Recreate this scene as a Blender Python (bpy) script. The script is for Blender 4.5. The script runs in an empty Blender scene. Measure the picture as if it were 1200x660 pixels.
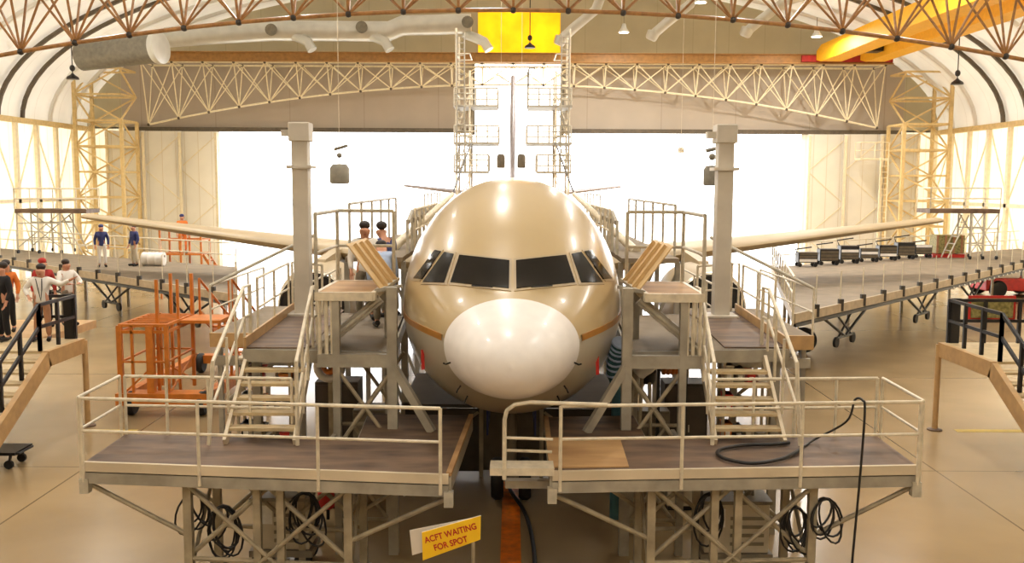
import bpy, math, random
from mathutils import Vector, Matrix
from mathutils.bvhtree import BVHTree
random.seed(7)
SC = bpy.context.scene
COL = SC.collection
PI = math.pi
OFF = {}

# ------------------------------------------------------------------ camera
F_PX, CAM_H = 1100.0, 5.75
PITCH = math.atan(115.0 / F_PX)
ROLL = math.radians(0.27)
cd = bpy.data.cameras.new('camera')
cam = bpy.data.objects.new('camera', cd)
COL.objects.link(cam)
cd.sensor_width = 36.0
cd.lens = 36.0 * F_PX / 1200.0
cd.clip_end = 400
cam.matrix_world = (Matrix.Translation((0, 0, CAM_H)) @ Matrix.Rotation(PI / 2 - PITCH, 4, 'X') @ Matrix.Rotation(ROLL, 4, 'Z'))
SC.camera = cam
_R = cam.matrix_world.to_3x3()


def ray(px, py):
    return _R @ Vector(((px - 600) / F_PX, (330 - py) / F_PX, -1.0))


def AT(px, py, Y):          # the point of the place on the plane y = Y
    d = ray(px, py)
    return Vector((0, 0, CAM_H)) + d * (Y / d.y)


def ON(px, py, Z):          # the point of the place at height Z
    d = ray(px, py)
    return Vector((0, 0, CAM_H)) + d * ((Z - CAM_H) / d.z)


# ------------------------------------------------------------------ materials
def lin(c):
    return tuple(((v / 255) / 12.92 if v / 255 <= 0.04045 else ((v / 255 + 0.055) / 1.055) ** 2.4) for v in c)


def mat(name, rgb, rough=0.5, metal=0.0, var=0.12, scale=5.0, bump=0.0, detail=4, stretch=None, emit=0.0, coat=0.0, dark=None):
    m = bpy.data.materials.new(name)
    m.use_nodes = True
    nt = m.node_tree
    b = nt.nodes['Principled BSDF']
    b.inputs['Roughness'].default_value = rough
    b.inputs['Metallic'].default_value = metal
    b.inputs['Coat Weight'].default_value = coat
    c = lin(rgb)
    tc = nt.nodes.new('ShaderNodeTexCoord')
    mp = nt.nodes.new('ShaderNodeMapping')
    mp.inputs['Scale'].default_value = stretch or (1, 1, 1)
    nz = nt.nodes.new('ShaderNodeTexNoise')
    nz.inputs['Scale'].default_value = scale
    nz.inputs['Detail'].default_value = detail
    rp = nt.nodes.new('ShaderNodeValToRGB')
    lo = lin(dark) if dark else tuple(v * (1 - var) ** 2 for v in c)
    rp.color_ramp.elements[0].position = 0.3
    rp.color_ramp.elements[1].position = 0.7
    rp.color_ramp.elements[0].color = (*lo, 1)
    rp.color_ramp.elements[1].color = (*[min(1, v * (1 + var)) for v in c], 1)
    L = nt.links.new
    L(tc.outputs['Object'], mp.inputs['Vector'])
    L(mp.outputs['Vector'], nz.inputs['Vector'])
    L(nz.outputs['Fac'], rp.inputs['Fac'])
    L(rp.outputs['Color'], b.inputs['Base Color'])
    if bump:
        bp = nt.nodes.new('ShaderNodeBump')
        bp.inputs['Strength'].default_value = bump
        L(nz.outputs['Fac'], bp.inputs['Height'])
        L(bp.outputs['Normal'], b.inputs['Normal'])
    if emit:
        L(rp.outputs['Color'], b.inputs['Emission Color'])
        b.inputs['Emission Strength'].default_value = emit
    return m


def grid_mat(name, base, line, sx, sy, w, rough, ox=0, oy=0, var=0.08, axes='XY', scale=0.6, rough_var=0.0, coat=0.0):
    """paint or panels with seams every sx, sy metres"""
    m = mat(name, base, rough, 0, var, scale, coat=coat)
    nt = m.node_tree
    L = nt.links.new
    b = nt.nodes['Principled BSDF']
    tc = [n for n in nt.nodes if n.type == 'TEX_COORD'][0]
    rp = [n for n in nt.nodes if n.type == 'VALTORGB'][0]
    nz = [n for n in nt.nodes if n.type == 'TEX_NOISE'][0]
    sp = nt.nodes.new('ShaderNodeSeparateXYZ')
    L(tc.outputs['Object'], sp.inputs[0])
    masks = []
    for ax, s, o in ((axes[0], sx, ox), (axes[1], sy, oy)):
        if not s:
            continue
        a = nt.nodes.new('ShaderNodeMath'); a.operation = 'SUBTRACT'; a.inputs[1].default_value = o
        L(sp.outputs[ax], a.inputs[0])
        p = nt.nodes.new('ShaderNodeMath'); p.operation = 'PINGPONG'; p.inputs[1].default_value = s / 2
        L(a.outputs[0], p.inputs[0])
        c = nt.nodes.new('ShaderNodeMath'); c.operation = 'LESS_THAN'; c.inputs[1].default_value = w / 2
        L(p.outputs[0], c.inputs[0])
        masks.append(c)
    out = masks[0].outputs[0]
    if len(masks) > 1:
        mx = nt.nodes.new('ShaderNodeMath'); mx.operation = 'MAXIMUM'
        L(masks[0].outputs[0], mx.inputs[0]); L(masks[1].outputs[0], mx.inputs[1])
        out = mx.outputs[0]
    mix = nt.nodes.new('ShaderNodeMix'); mix.data_type = 'RGBA'
    L(out, mix.inputs['Factor'])
    L(rp.outputs['Color'], mix.inputs[6])
    mix.inputs[7].default_value = (*lin(line), 1)
    L(mix.outputs[2], b.inputs['Base Color'])
    if rough_var:
        mr = nt.nodes.new('ShaderNodeMapRange')
        mr.inputs['To Min'].default_value = rough - rough_var
        mr.inputs['To Max'].default_value = rough + rough_var
        L(nz.outputs['Fac'], mr.inputs['Value'])
        L(mr.outputs['Result'], b.inputs['Roughness'])
    return m


M = {}
M['floor'] = grid_mat('floor_epoxy', (162, 138, 102), (104, 86, 58), 8.6, 9.2, 0.035, 0.22, 0, 0.1, var=0.07, scale=0.5, rough_var=0.015)
M['floor'].node_tree.nodes['Principled BSDF'].inputs['Specular IOR Level'].default_value = 0.38
M['pave'] = mat('apron_concrete', (225, 222, 214), 0.8, var=0.05)
M['wall'] = grid_mat('wall_sheet', (246, 241, 228), (230, 220, 198), 0.9, 0, 0.05, 0.6, axes='YX', var=0.03)
M['wallx'] = grid_mat('wall_sheet_rear', (245, 240, 228), (230, 220, 200), 0.9, 0, 0.05, 0.6, axes='XY', var=0.03)
M['gable'] = grid_mat('gable_sheet', (190, 180, 150), (176, 166, 136), 2.4, 0, 0.05, 0.6, axes='XY', var=0.04)
M['header'] = grid_mat('header_sheet', (182, 168, 150), (168, 152, 134), 5.0, 0, 0.06, 0.6, axes='XY', var=0.03)
M['roof'] = grid_mat('roof_membrane', (242, 239, 232), (226, 221, 212), 3.0, 0, 0.05, 0.65, axes='YX', var=0.03)
M['rib'] = mat('roof_rib_dark', (96, 84, 66), 0.5)
M['col'] = mat('cream_steel', (240, 226, 192), 0.5, var=0.05)
M['lat'] = mat('yellow_cream_steel', (222, 194, 136), 0.5, var=0.08)
M['trussfar'] = mat('truss_cream', (242, 230, 196), 0.5, var=0.06)
M['trussnear'] = mat('truss_brown', (150, 106, 58), 0.45, var=0.2)
M['node'] = mat('node_black', (36, 28, 22), 0.5)
M['beam'] = mat('runway_beam_orange', (176, 128, 64), 0.5, var=0.12)
M['yellow'] = mat('crane_yellow', (240, 176, 20), 0.6, var=0.05)
M['yellowpanel'] = mat('yellow_translucent_panel', (250, 206, 60), 0.6, var=0.08, scale=0.8)
M['duct'] = mat('galvanised_duct', (206, 205, 198), 0.35, 0.5, var=0.05, scale=1.5)
M['ductdark'] = mat('dull_grey_duct', (128, 122, 108), 0.5, 0.3, var=0.1)
M['skin_plane'] = None
M['white'] = mat('radome_white', (238, 233, 230), 0.32, var=0.02, coat=0.2)
M['glass'] = mat('cockpit_glass', (20, 15, 10), 0.16, var=0.2)
M['glass'].node_tree.nodes['Principled BSDF'].inputs['Specular IOR Level'].default_value = 0.12
M['gold'] = mat('gold_stripe', (168, 112, 34), 0.4, var=0.08)
M['planewing'] = mat('wing_beige', (172, 152, 118), 0.45, var=0.05, scale=1.0)
M['finpaint'] = mat('fin_grey', (168, 158, 160), 0.4, var=0.05)
M['darkin'] = mat('intake_dark', (22, 20, 19), 0.5)
M['lip'] = mat('intake_lip', (214, 204, 186), 0.25, 0.6)
M['grey'] = mat('dock_grey_paint', (164, 156, 140), 0.5, 0.05, var=0.14, scale=3, bump=0.05)
M['galv'] = mat('galvanised_tube', (190, 182, 164), 0.42, 0.1, var=0.12, scale=8)
M['galvw'] = mat('pale_galvanised', (220, 208, 184), 0.42, 0.08, var=0.1, scale=8)
M['leggrey'] = mat('under_frame_grey', (162, 148, 122), 0.5, 0.05, var=0.18, scale=4)
M['postgrey'] = mat('gantry_post_grey', (204, 196, 182), 0.5, var=0.06, scale=2)
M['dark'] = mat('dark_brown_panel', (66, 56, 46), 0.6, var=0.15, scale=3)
M['deck'] = mat('deck_stained_ply', (116, 92, 71), 0.62, var=0.2, scale=1.8, detail=9, stretch=(0.7, 2.2, 1), bump=0.15, dark=(70, 53, 40))
M['deckgrey'] = mat('deck_grey_plate', (132, 117, 96), 0.7, var=0.12, scale=2)
M['ply'] = mat('new_plywood', (190, 152, 104), 0.6, var=0.12, scale=1.2, detail=8, stretch=(0.8, 2.5, 1), dark=(164, 126, 82))
M['alu'] = mat('dock_fascia_aluminium', (214, 198, 170), 0.45, 0.08, var=0.08, scale=1.2)
M['orange'] = mat('stand_orange', (200, 116, 36), 0.5, var=0.12)
M['orangeline'] = mat('floor_line_orange', (238, 122, 24), 0.4, var=0.2, scale=6)
M['yellowline'] = mat('floor_line_yellow', (200, 170, 60), 0.4, var=0.12)
M['black'] = mat('black_paint', (22, 20, 22), 0.4)
M['rubber'] = mat('black_rubber', (26, 24, 23), 0.7)
M['hose'] = mat('black_hose', (24, 20, 17), 0.5)
M['dockedge'] = mat('dock_edge_beige', (178, 158, 128), 0.5, var=0.1)
M['flap'] = mat('flap_tan_paint', (206, 172, 120), 0.5, var=0.06, scale=1.5)
M['beigefascia'] = mat('stair_beige', (190, 152, 102), 0.5, var=0.08)
M['stairtread'] = mat('stair_tread_beige', (200, 178, 138), 0.55, var=0.1)
M['navy'] = mat('navy_blue', (38, 48, 104), 0.6)
M['ltblue'] = mat('light_blue_cloth', (160, 176, 204), 0.8)
M['whitecloth'] = mat('white_cloth', (232, 226, 218), 0.8, var=0.04)
M['blackcloth'] = mat('black_cloth', (24, 22, 24), 0.85)
M['tan'] = mat('tan_trousers', (176, 126, 92), 0.8)
M['redcloth'] = mat('red_cloth', (176, 48, 42), 0.8)
M['orangecloth'] = mat('orange_cloth', (224, 120, 44), 0.8)
M['skin'] = mat('skin', (196, 140, 110), 0.55, var=0.05)
M['hair'] = mat('hair_dark', (40, 28, 22), 0.6)
M['boxwhite'] = mat('cabinet_off_white', (196, 184, 160), 0.5, var=0.05)
M['boxgrey'] = mat('cabinet_grey', (126, 116, 98), 0.5, var=0.08)
M['red'] = mat('red_paint', (196, 40, 34), 0.45)
M['teal'] = mat('teal_fabric_duct', (62, 106, 116), 0.7, var=0.15)
M['signyellow'] = mat('sign_yellow', (244, 196, 30), 0.45, var=0.02)
M['signwhite'] = mat('sign_white', (214, 204, 190), 0.45, var=0.02)
M['signred'] = mat('sign_red', (186, 40, 24), 0.5, var=0.02)
M['lamp'] = mat('lamp_lens', (255, 244, 220), 0.3, emit=9.0, var=0.0)
M['whiteplastic'] = mat('white_plastic', (240, 236, 226), 0.4)
M['strap'] = mat('dark_tether', (64, 58, 50), 0.6)
M['boardpic'] = mat('notice_board_print', (150, 140, 84), 0.6, var=0.35, scale=14)


def translucent(m, fac):
    """thin sheeting that lets daylight through"""
    nt = m.node_tree
    b = nt.nodes['Principled BSDF']
    out = [n for n in nt.nodes if n.type == 'OUTPUT_MATERIAL'][0]
    tr = nt.nodes.new('ShaderNodeBsdfTranslucent')
    nt.links.new(b.inputs['Base Color'].links[0].from_socket, tr.inputs['Color'])
    mx = nt.nodes.new('ShaderNodeMixShader')
    mx.inputs[0].default_value = fac
    nt.links.new(b.outputs[0], mx.inputs[1]); nt.links.new(tr.outputs[0], mx.inputs[2])
    nt.links.new(mx.outputs[0], out.inputs['Surface'])


M['solid'] = mat('solid_sheet', (226, 212, 184), 0.6, var=0.03)
translucent(M['wall'], .42)
translucent(M['wallx'], .38)
translucent(M['roof'], .24)
translucent(M['header'], .03)
translucent(M['gable'], .05)
translucent(M['yellowpanel'], .6)


# ------------------------------------------------------------------ mesh builder
class MB:
    def __init__(s):
        s.v = []; s.f = []

    def add(s, vs, fs):
        k = len(s.v)
        s.v += [Vector(v) for v in vs]
        s.f += [tuple(i + k for i in f) for f in fs]
        return s

    def box(s, x0, x1, y0, y1, z0, z1):
        return s.add([(x, y, z) for z in (z0, z1) for y in (y0, y1) for x in (x0, x1)],
                     [(0, 2, 3, 1), (4, 5, 7, 6), (0, 1, 5, 4), (2, 6, 7, 3), (0, 4, 6, 2), (1, 3, 7, 5)])

    def bar(s, p, q, w, h=None, up=(0, 0, 1)):
        """rectangular bar from p to q: w across, h along up"""
        p, q = Vector(p), Vector(q)
        h = h or w
        d = (q - p)
        if d.length < 1e-6:
            return s
        d.normalize()
        u = Vector(up)
        if abs(d.dot(u)) > 0.97:
            u = Vector((0, 1, 0))
        a = d.cross(u).normalized(); b = a.cross(d).normalized()
        vs = []
        for c in (p, q):
            for i, j in ((-1, -1), (1, -1), (1, 1), (-1, 1)):
                vs.append(c + a * (i * w / 2) + b * (j * h / 2))
        return s.add(vs, [(0, 3, 2, 1), (4, 5, 6, 7), (0, 1, 5, 4), (1, 2, 6, 5), (2, 3, 7, 6), (3, 0, 4, 7)])

    def path(s, pts, r, n=8, r2=None, closed=False):
        """tube through pts with mitred joints"""
        pts = [Vector(p) for p in pts]
        N = len(pts)
        rings = []
        prev = None
        for i, p in enumerate(pts):
            if closed:
                d = (pts[(i + 1) % N] - pts[i - 1])
            else:
                d = (pts[min(i + 1, N - 1)] - pts[max(i - 1, 0)])
            d.normalize()
            if prev is None:
                u = Vector((0, 0, 1)) if abs(d.z) < 0.9 else Vector((0, 1, 0))
                a = d.cross(u).normalized()
            else:
                a = (prev - d * prev.dot(d)).normalized()
            prev = a
            b = d.cross(a)
            rr = r if r2 is None else r + (r2 - r) * i / (N - 1)
            k = 1.0
            if 0 < i < N - 1 or closed:
                c = (pts[(i + 1) % N] - p).normalized().dot((p - pts[i - 1]).normalized())
                k = min(1.35, 1 / max(0.6, math.sqrt((1 + c) / 2)))
            rings.append([p + (a * math.cos(t) + b * math.sin(t)) * rr * (k if 0 < i < N - 1 and False else 1) for t in [2 * PI * j / n for j in range(n)]])
        vs = [v for rg in rings for v in rg]
        fs = []
        for i in range(N - 1 if not closed else N):
            i2 = (i + 1) % N
            for j in range(n):
                fs.append((i * n + j, i * n + (j + 1) % n, i2 * n + (j + 1) % n, i2 * n + j))
        if not closed:
            fs.append(tuple(range(n))[::-1]); fs.append(tuple((N - 1) * n + j for j in range(n)))
        return s.add(vs, fs)

    def tube(s, p, q, r, n=8, r2=None):
        return s.path([p, q], r, n, r2)

    def lathe(s, prof, c, axis=(0, 0, 1), n=20):
        """prof: (radius, height along axis)"""
        c = Vector(c); ax = Vector(axis).normalized()
        u = Vector((1, 0, 0)) if abs(ax.x) < 0.9 else Vector((0, 0, 1))
        a = ax.cross(u).normalized(); b = ax.cross(a)
        vs = []
        for r, hh in prof:
            for j in range(n):
                t = 2 * PI * j / n
                vs.append(c + ax * hh + (a * math.cos(t) + b * math.sin(t)) * max(r, 1e-4))
        fs = []
        for i in range(len(prof) - 1):
            for j in range(n):
                fs.append((i * n + j, i * n + (j + 1) % n, (i + 1) * n + (j + 1) % n, (i + 1) * n + j))
        fs.append(tuple(range(n))[::-1]); fs.append(tuple((len(prof) - 1) * n + j for j in range(n)))
        return s.add(vs, fs)

    def ball(s, c, r, n=10, sc=(1, 1, 1)):
        c = Vector(c)
        k = n // 2
        vs = [c + Vector((0, 0, -r * sc[2]))]
        for i in range(1, k):
            ph = -PI / 2 + PI * i / k
            for j in range(n):
                t = 2 * PI * j / n
                vs.append(c + Vector((r * math.cos(ph) * math.cos(t) * sc[0], r * math.cos(ph) * math.sin(t) * sc[1], r * math.sin(ph) * sc[2])))
        vs.append(c + Vector((0, 0, r * sc[2])))
        fs = [(0, 1 + (j + 1) % n, 1 + j) for j in range(n)]
        for i in range(k - 2):
            for j in range(n):
                a0 = 1 + i * n
                fs.append((a0 + j, a0 + (j + 1) % n, a0 + n + (j + 1) % n, a0 + n + j))
        e = len(vs) - 1; a0 = 1 + (k - 2) * n
        fs += [(a0 + j, a0 + (j + 1) % n, e) for j in range(n)]
        return s.add(vs, fs)

    def prism(s, poly, d):
        """planar polygon (3D points) extruded by vector d"""
        n = len(poly); d = Vector(d)
        vs = [Vector(p) for p in poly] + [Vector(p) + d for p in poly]
        fs = [tuple(range(n))[::-1], tuple(range(n, 2 * n))] + [(i, (i + 1) % n, n + (i + 1) % n, n + i) for i in range(n)]
        return s.add(vs, fs)

    def build(s, name, m, parent=None, smooth=False, label=None, bevel=0.0):
        me = bpy.data.meshes.new(name)
        off = OFF.get(parent.name, Vector((0, 0, 0))) if parent else Vector((0, 0, 0))
        me.from_pydata([v - off for v in s.v], [], s.f)
        me.materials.append(m if not isinstance(m, str) else M[m])
        if smooth:
            me.polygons.foreach_set('use_smooth', [True] * len(me.polygons))
            try:
                me.set_sharp_from_angle(angle=math.radians(40))
            except Exception:
                pass
        me.update()
        o = bpy.data.objects.new(name, me)
        COL.objects.link(o)
        if parent:
            o.parent = parent
            OFF[o.name] = off
        if label:
            o['label'] = label
        if bevel:
            b = o.modifiers.new('bevel', 'BEVEL'); b.width = bevel; b.segments = 2; b.limit_method = 'ANGLE'
        return o


def tag(o, label, cat, group=None, kind=None):
    o['label'] = label; o['category'] = cat
    if group: o['group'] = group
    if kind: o['kind'] = kind
    return o


def thing(name, label, cat, loc=(0, 0, 0), group=None, kind=None):
    o = bpy.data.objects.new(name, None)
    COL.objects.link(o)
    o.location = loc
    o.empty_display_size = 0.2
    OFF[o.name] = Vector(loc)
    return tag(o, label, cat, group, kind)


def copy_tree(o, loc=None, rz=None, label=None, parent=None):
    c = o.copy(); COL.objects.link(c)
    if parent: c.parent = parent
    if loc is not None: c.location = loc
    if rz is not None: c.rotation_euler = (0, 0, rz)
    if label: c['label'] = label
    for ch in list(o.children):
        copy_tree(ch, parent=c)
    return c


def lerp(a, b, t):
    return Vector(a) * (1 - t) + Vector(b) * t


def smooth(pts, k=6):
    """Catmull-Rom through pts"""
    pts = [Vector(p) for p in pts]
    out = []
    for i in range(len(pts) - 1):
        p0, p1, p2, p3 = pts[max(i - 1, 0)], pts[i], pts[i + 1], pts[min(i + 2, len(pts) - 1)]
        for j in range(k):
            t = j / k
            out.append(.5 * (2 * p1 + (p2 - p0) * t + (2 * p0 - 5 * p1 + 4 * p2 - p3) * t * t + (3 * p1 - p0 - 3 * p2 + p3) * t ** 3))
    return out + [pts[-1]]


def guardrail(parent, pts, h=1.0, mids=(0.5,), spacing=1.5, m='galvw', r=0.024, ends=(True, True), base=0.0):
    """tubular guardrail over base points pts: handrail, mid rails and each post are parts"""
    pts = [Vector(p) for p in pts]
    up = Vector((0, 0, 1))
    MB().path([p + up * h for p in pts], r, 8).build('handrail', m, parent, True)
    for k in mids:
        MB().path([p + up * h * k for p in pts], r * 0.85, 8).build('mid_rail', m, parent, True)
    posts = []
    for i in range(len(pts) - 1):
        n = max(1, round((pts[i + 1] - pts[i]).length / spacing))
        for j in range(n):
            posts.append(lerp(pts[i], pts[i + 1], j / n))
    posts.append(pts[-1])
    if not ends[0]: posts = posts[1:]
    if not ends[1]: posts = posts[:-1]
    for p in posts:
        MB().tube(p - up * base, p + up * h, r, 8).build('rail_post', m, parent, True)


def stair(parent, foot, top, half_w, n, m='alu', mt='stairtread', depth=0.24, string_h=0.2, closed=False):
    """stringers and treads from foot centre to top centre; half_w is a horizontal vector to one side"""
    foot, top, hw = Vector(foot), Vector(top), Vector(half_w)
    run = top - foot; run.z = 0
    rd = run.normalized()
    for sgn in (-1, 1):
        a, b = foot + hw * sgn, top + hw * sgn
        MB().bar(a, b, 0.05, string_h).build('stringer', m, parent)
    for i in range(1, n + 1):
        c = lerp(foot, top, i / (n + 1))
        MB().bar(c - hw, c + hw, depth, 0.045).build('tread', mt, parent)
# ================================================================== the hangar
W, YF, YB, ZW, RH = 28.7, -12.0, 64.0, 9.35, 9.7


def roof_z(x):
    return ZW + RH * math.sqrt(max(0.0, 1 - (x / W) ** 2))


def S(o, label, cat):
    return tag(o, label, cat, kind='structure')


S(MB().box(-W - 0.3, W + 0.3, YF - 0.3, YB + 1, -0.3, 0).build('floor', 'floor'), 'polished beige epoxy hangar floor with thin joint lines', 'floor')
S(MB().box(-160, 160, YB + 1, 260, -0.3, -0.02).build('ground', 'pave'), 'sunlit pale concrete apron outside the open hangar doors', 'ground')

# side walls with their columns, bracing and head rail
for sg, nm in ((-1, 'left'), (1, 'right')):
    w = thing('wall_' + nm, 'cream sheeted %s hangar wall with columns and cross bracing' % nm, 'wall', (sg * W, 0, 0), kind='structure')
    x = sg * W
    MB().box(min(x, x + sg * 0.06), max(x, x + sg * 0.06), 27, YB, 0, ZW + 0.1).build('wall_panel', 'wall', w)
    MB().box(min(x, x + sg * 0.06), max(x, x + sg * 0.06), YF, 27, 0, ZW + 0.1).build('solid_panel', 'solid', w)
    xi = x - sg * 0.18
    for i in range(16):
        y = 28 + i * 2.4
        MB().bar((xi, y, 0), (xi, y, ZW - 0.1), 0.2, 0.3).build('column', 'col', w)
        if i < 15:
            mb = MB()
            for k in range(2):
                za, zb = 0.3 + k * 4.5, 4.6 + k * 4.5
                if (i + k) % 2: za, zb = zb, za
                mb.bar((xi + sg * .08, y, za), (xi + sg * .08, y + 2.4, zb), 0.07, 0.07)
            mb.build('brace', 'col', w)
    MB().bar((xi, 20, ZW - 0.1), (xi, YB, ZW - 0.1), 0.35, 0.3).build('head_rail', 'lat', w)
    MB().bar((xi, 20, 4.6), (xi, YB, 4.6), 0.2, 0.22).build('girt', 'col', w)
S(MB().box(-W, W, YF - 0.3, YF, 0, 20).build('wall_front', 'solid'), 'cream hangar wall behind the viewpoint', 'wall')

# roof membrane (a barrel) and its ribs
N = 48
xs = [W * math.sin(-PI / 2 + PI * i / N) for i in range(N + 1)]
mb = MB()
ins = [(x, roof_z(x)) for x in xs]
outs = [(x * 1.003, roof_z(x) + 0.08) for x in xs]
poly = [(x, YF - 0.3, z) for x, z in ins] + [(x, YF - 0.3, z) for x, z in outs[::-1]]
n2 = len(poly)
vs = [Vector(p) for p in poly] + [Vector((p[0], YB + 0.3, p[2])) for p in poly]
fs = [(i, (i + 1) % n2, n2 + (i + 1) % n2, n2 + i) for i in range(n2)]
mb.add(vs, fs)
S(mb.build('ceiling', 'roof', smooth=True), 'pale curved membrane roof of the hangar', 'ceiling')
k = 0
for y in (28.5, 33.5, 38.5, 43.5, 48.0, 52.6, 55.2, 58.5, 61.5):
    k += 1
    mb = MB()
    pr = None
    for x in xs:
        p = Vector((x * 0.993, y, roof_z(x) - 0.12))
        if pr is not None:
            mb.bar(pr, p, 0.18, 0.22, up=(0, 1, 0))
        pr = p
    S(mb.build('trim_%d' % k, 'rib' if y in (52.6, 55.2) else 'roof'), 'roof rib arching across the hangar, number %d from the front' % k, 'roof rib')

# rear wall: opening 39 m wide with a slot for the tail fin
DL, DR, DZ = -19.8, 19.5, 9.0
SL, SR, SZ = -2.55, 3.2, 14.0
rw = thing('wall_rear', 'rear hangar wall around the tall open doorway with tail slot', 'wall', (0, YB, 0), kind='structure')
mb = MB()
for a, b in ((-W, DL), (DR, W)):
    mb.box(a, b, YB, YB + 0.06, 0, 9.4)
mb.build('wall_panel', 'wallx', rw)
mb = MB()
for a, b in ((-26.3, SL), (SR, 26.3)):
    mb.box(a, b, YB, YB + 0.06, DZ + 0.35, SZ)
mb.build('header_panel', 'header', rw)
mb = MB()
def gable_piece(mb, xa, xb, z0):
    n = 24
    top = [(xa + (xb - xa) * i / n) for i in range(n + 1)]
    pts = [(xa, YB, z0)] + [(xb, YB, z0)] + [(x, YB, max(z0 + .01, roof_z(x))) for x in top[::-1]]
    mb.prism(pts, (0, 0.06, 0))
gable_piece(mb, -W + .02, -26.3, 9.3); gable_piece(mb, 26.3, W - .02, 9.3)
gable_piece(mb, -26.3, -2.35, SZ); gable_piece(mb, 3.15, 26.3, SZ)
mb.box(-2.35, 3.15, YB, YB + .06, 17.2, 18.98)
mb.build('gable_panel', 'gable', rw)
MB().box(-2.35, 3.15, YB + .01, YB + .05, SZ, 17.2).build('translucent_panel', 'yellowpanel', rw, label='yellow translucent tail door panel')
mb = MB()
mb.box(-26, SL, YB - 0.45, YB + 0.1, DZ + 0.12, DZ + 0.4); mb.box(SR, 26, YB - 0.45, YB + .1, DZ + 0.12, DZ + 0.4)
mb.build('door_track', 'rib', rw)
mb = MB()
mb.box(SL - .15, SL, YB - .2, YB + .4, DZ, SZ); mb.box(SR, SR + .25, YB - .2, YB + .4, DZ, SZ)
mb.build('slot_jamb', 'ductdark', rw)

# sliding door leaves parked at each side of the opening
k = 0
for sg in (-1, 1):
    for i in range(3):
        k += 1
        x0 = sg * (19.7 + i * 2.3); x1 = sg * (19.7 + i * 2.3 + 2.6)
        a, b = min(x0, x1), max(x0, x1)
        y = YB - 0.75 - i * 0.32
        d = thing('door_%d' % k, 'parked cream sliding door leaf at the %s of the opening, %s' % ('left' if sg < 0 else 'right', ('nearest the opening', 'in the middle', 'nearest the lattice tower')[i]), 'door', ((a + b) / 2, y, 0), kind='structure')
        MB().box(a, b, y, y + 0.1, 0.05, DZ + 0.1).build('leaf_panel', 'wallx', d)
        mb = MB()
        for xx in (a + .1, b - .1): mb.bar((xx, y - .06, .05), (xx, y - .06, DZ), .16, .12)
        mb.build('leaf_frame', 'col', d)
        mb = MB()
        for q in range(4):
            z0, z1 = q * 2.2 + .1, q * 2.2 + 2.2
            mb.bar((a + .1, y - .04, z0 if q % 2 else z1), (b - .1, y - .04, z1 if q % 2 else z0), .05, .05)
        mb.build('brace', 'col', d)


# ------------------------------------------------------------------ triangular space trusses
def truss(y, zt, xmax, zc, drop, mname, nodem, r, label, dy=1.0, solid=True):
    t = thing('roof_truss', label, 'roof truss', (0, y, 0), kind='structure')
    zb = lambda x: zc - drop * (x / 25.3) ** 2
    xsn = [-xmax + 2.0 * i for i in range(int(xmax) + 1)]
    bot = [Vector((x, y, zb(x))) for x in xsn]
    tf = [Vector((x, y - dy, zt)) for x in xsn]
    tb = [Vector((x, y + dy, zt)) for x in xsn]
    MB().path(bot, r * 1.25, 8).build('bottom_chord', mname, t, True)
    MB().path(tf, r * 1.2, 8).build('top_chord', mname, t, True)
    MB().path(tb, r * 1.2, 8).build('top_chord', mname, t, True)
    mb = MB()
    n = len(xsn)
    for i in range(n):
        for tp in (tf, tb):
            mb.tube(bot[i], tp[i], r * .8, 6)
            if i > 0: mb.tube(bot[i], tp[i - 1], r * .75, 6)
            if i < n - 1: mb.tube(bot[i], tp[i + 1], r * .75, 6)
        mb.tube(tf[i], tb[i], r * .7, 6)
    mb.build('web_lattice', mname, t, True)
    nd = None
    for arr in (bot, tf, tb):
        for p in arr:
            if nd is None:
                nd = MB().ball(Vector((0, y, 0)), r * 2.1, 10).build('truss_node', nodem, t, True)
                nd.location = p - Vector((0, y, 0))
            else:
                c = nd.copy(); COL.objects.link(c); c.parent = t; c.location = p - Vector((0, y, 0))
    return t


truss(35.0, 13.9, 24, 12.03, 3.1, 'trussnear', 'node', 0.062, 'brown tubular space truss arching across the top, nearest one')
truss(62.6, 13.45, 24, 12.2, 3.0, 'trussfar', 'rib', 0.05, 'cream tubular space truss over the open doorway')
rb = thing('runway_beam', 'long orange crane runway beam above the far truss', 'beam', (0, 61.3, 0), kind='structure')
MB().box(-24.3, 24.3, 61.2, 61.24, 13.5, 14.0).build('beam_web', 'beam', rb)
mb = MB(); mb.box(-24.3, 24.3, 61.02, 61.42, 14.0, 14.05); mb.box(-24.3, 24.3, 61.02, 61.42, 13.45, 13.5)
mb.build('beam_flange', 'beam', rb)

# lattice towers that carry the far truss
for sg, nm in ((-1, 'left'), (1, 'right')):
    t = thing('lattice_column', 'yellow cream lattice steel tower at the %s end of the far truss' % nm, 'column', (sg * 26, 61.5, 0), kind='structure')
    xa, xb, ya, yb = sg * 24.7, sg * 27.6, 59.9, 62.4
    cs = [(xa, ya), (xb, ya), (xb, yb), (xa, yb)]
    for c in cs:
        MB().bar((c[0], c[1], 0), (c[0], c[1], 12.4 if c[0] == xb else 9.6), .2, .2).build('corner_post', 'lat', t)
    for k in range(8):
        z = 0.2 + 1.62 * k
        if z > 12: break
        mb = MB()
        for i in range(4):
            a, b = cs[i], cs[(i + 1) % 4]
            mb.bar((a[0], a[1], z + 1.3), (b[0], b[1], z + 1.3), .12, .12)
        mb.build('tie', 'lat', t)
        mb = MB()
        for i in range(4):
            a, b = cs[i], cs[(i + 1) % 4]
            if (k + i) % 2: a, b = b, a
            mb.bar((a[0], a[1], z - .3), (b[0], b[1], z + 1.3), .09, .09)
        mb.build('diagonal', 'lat', t)

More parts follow.
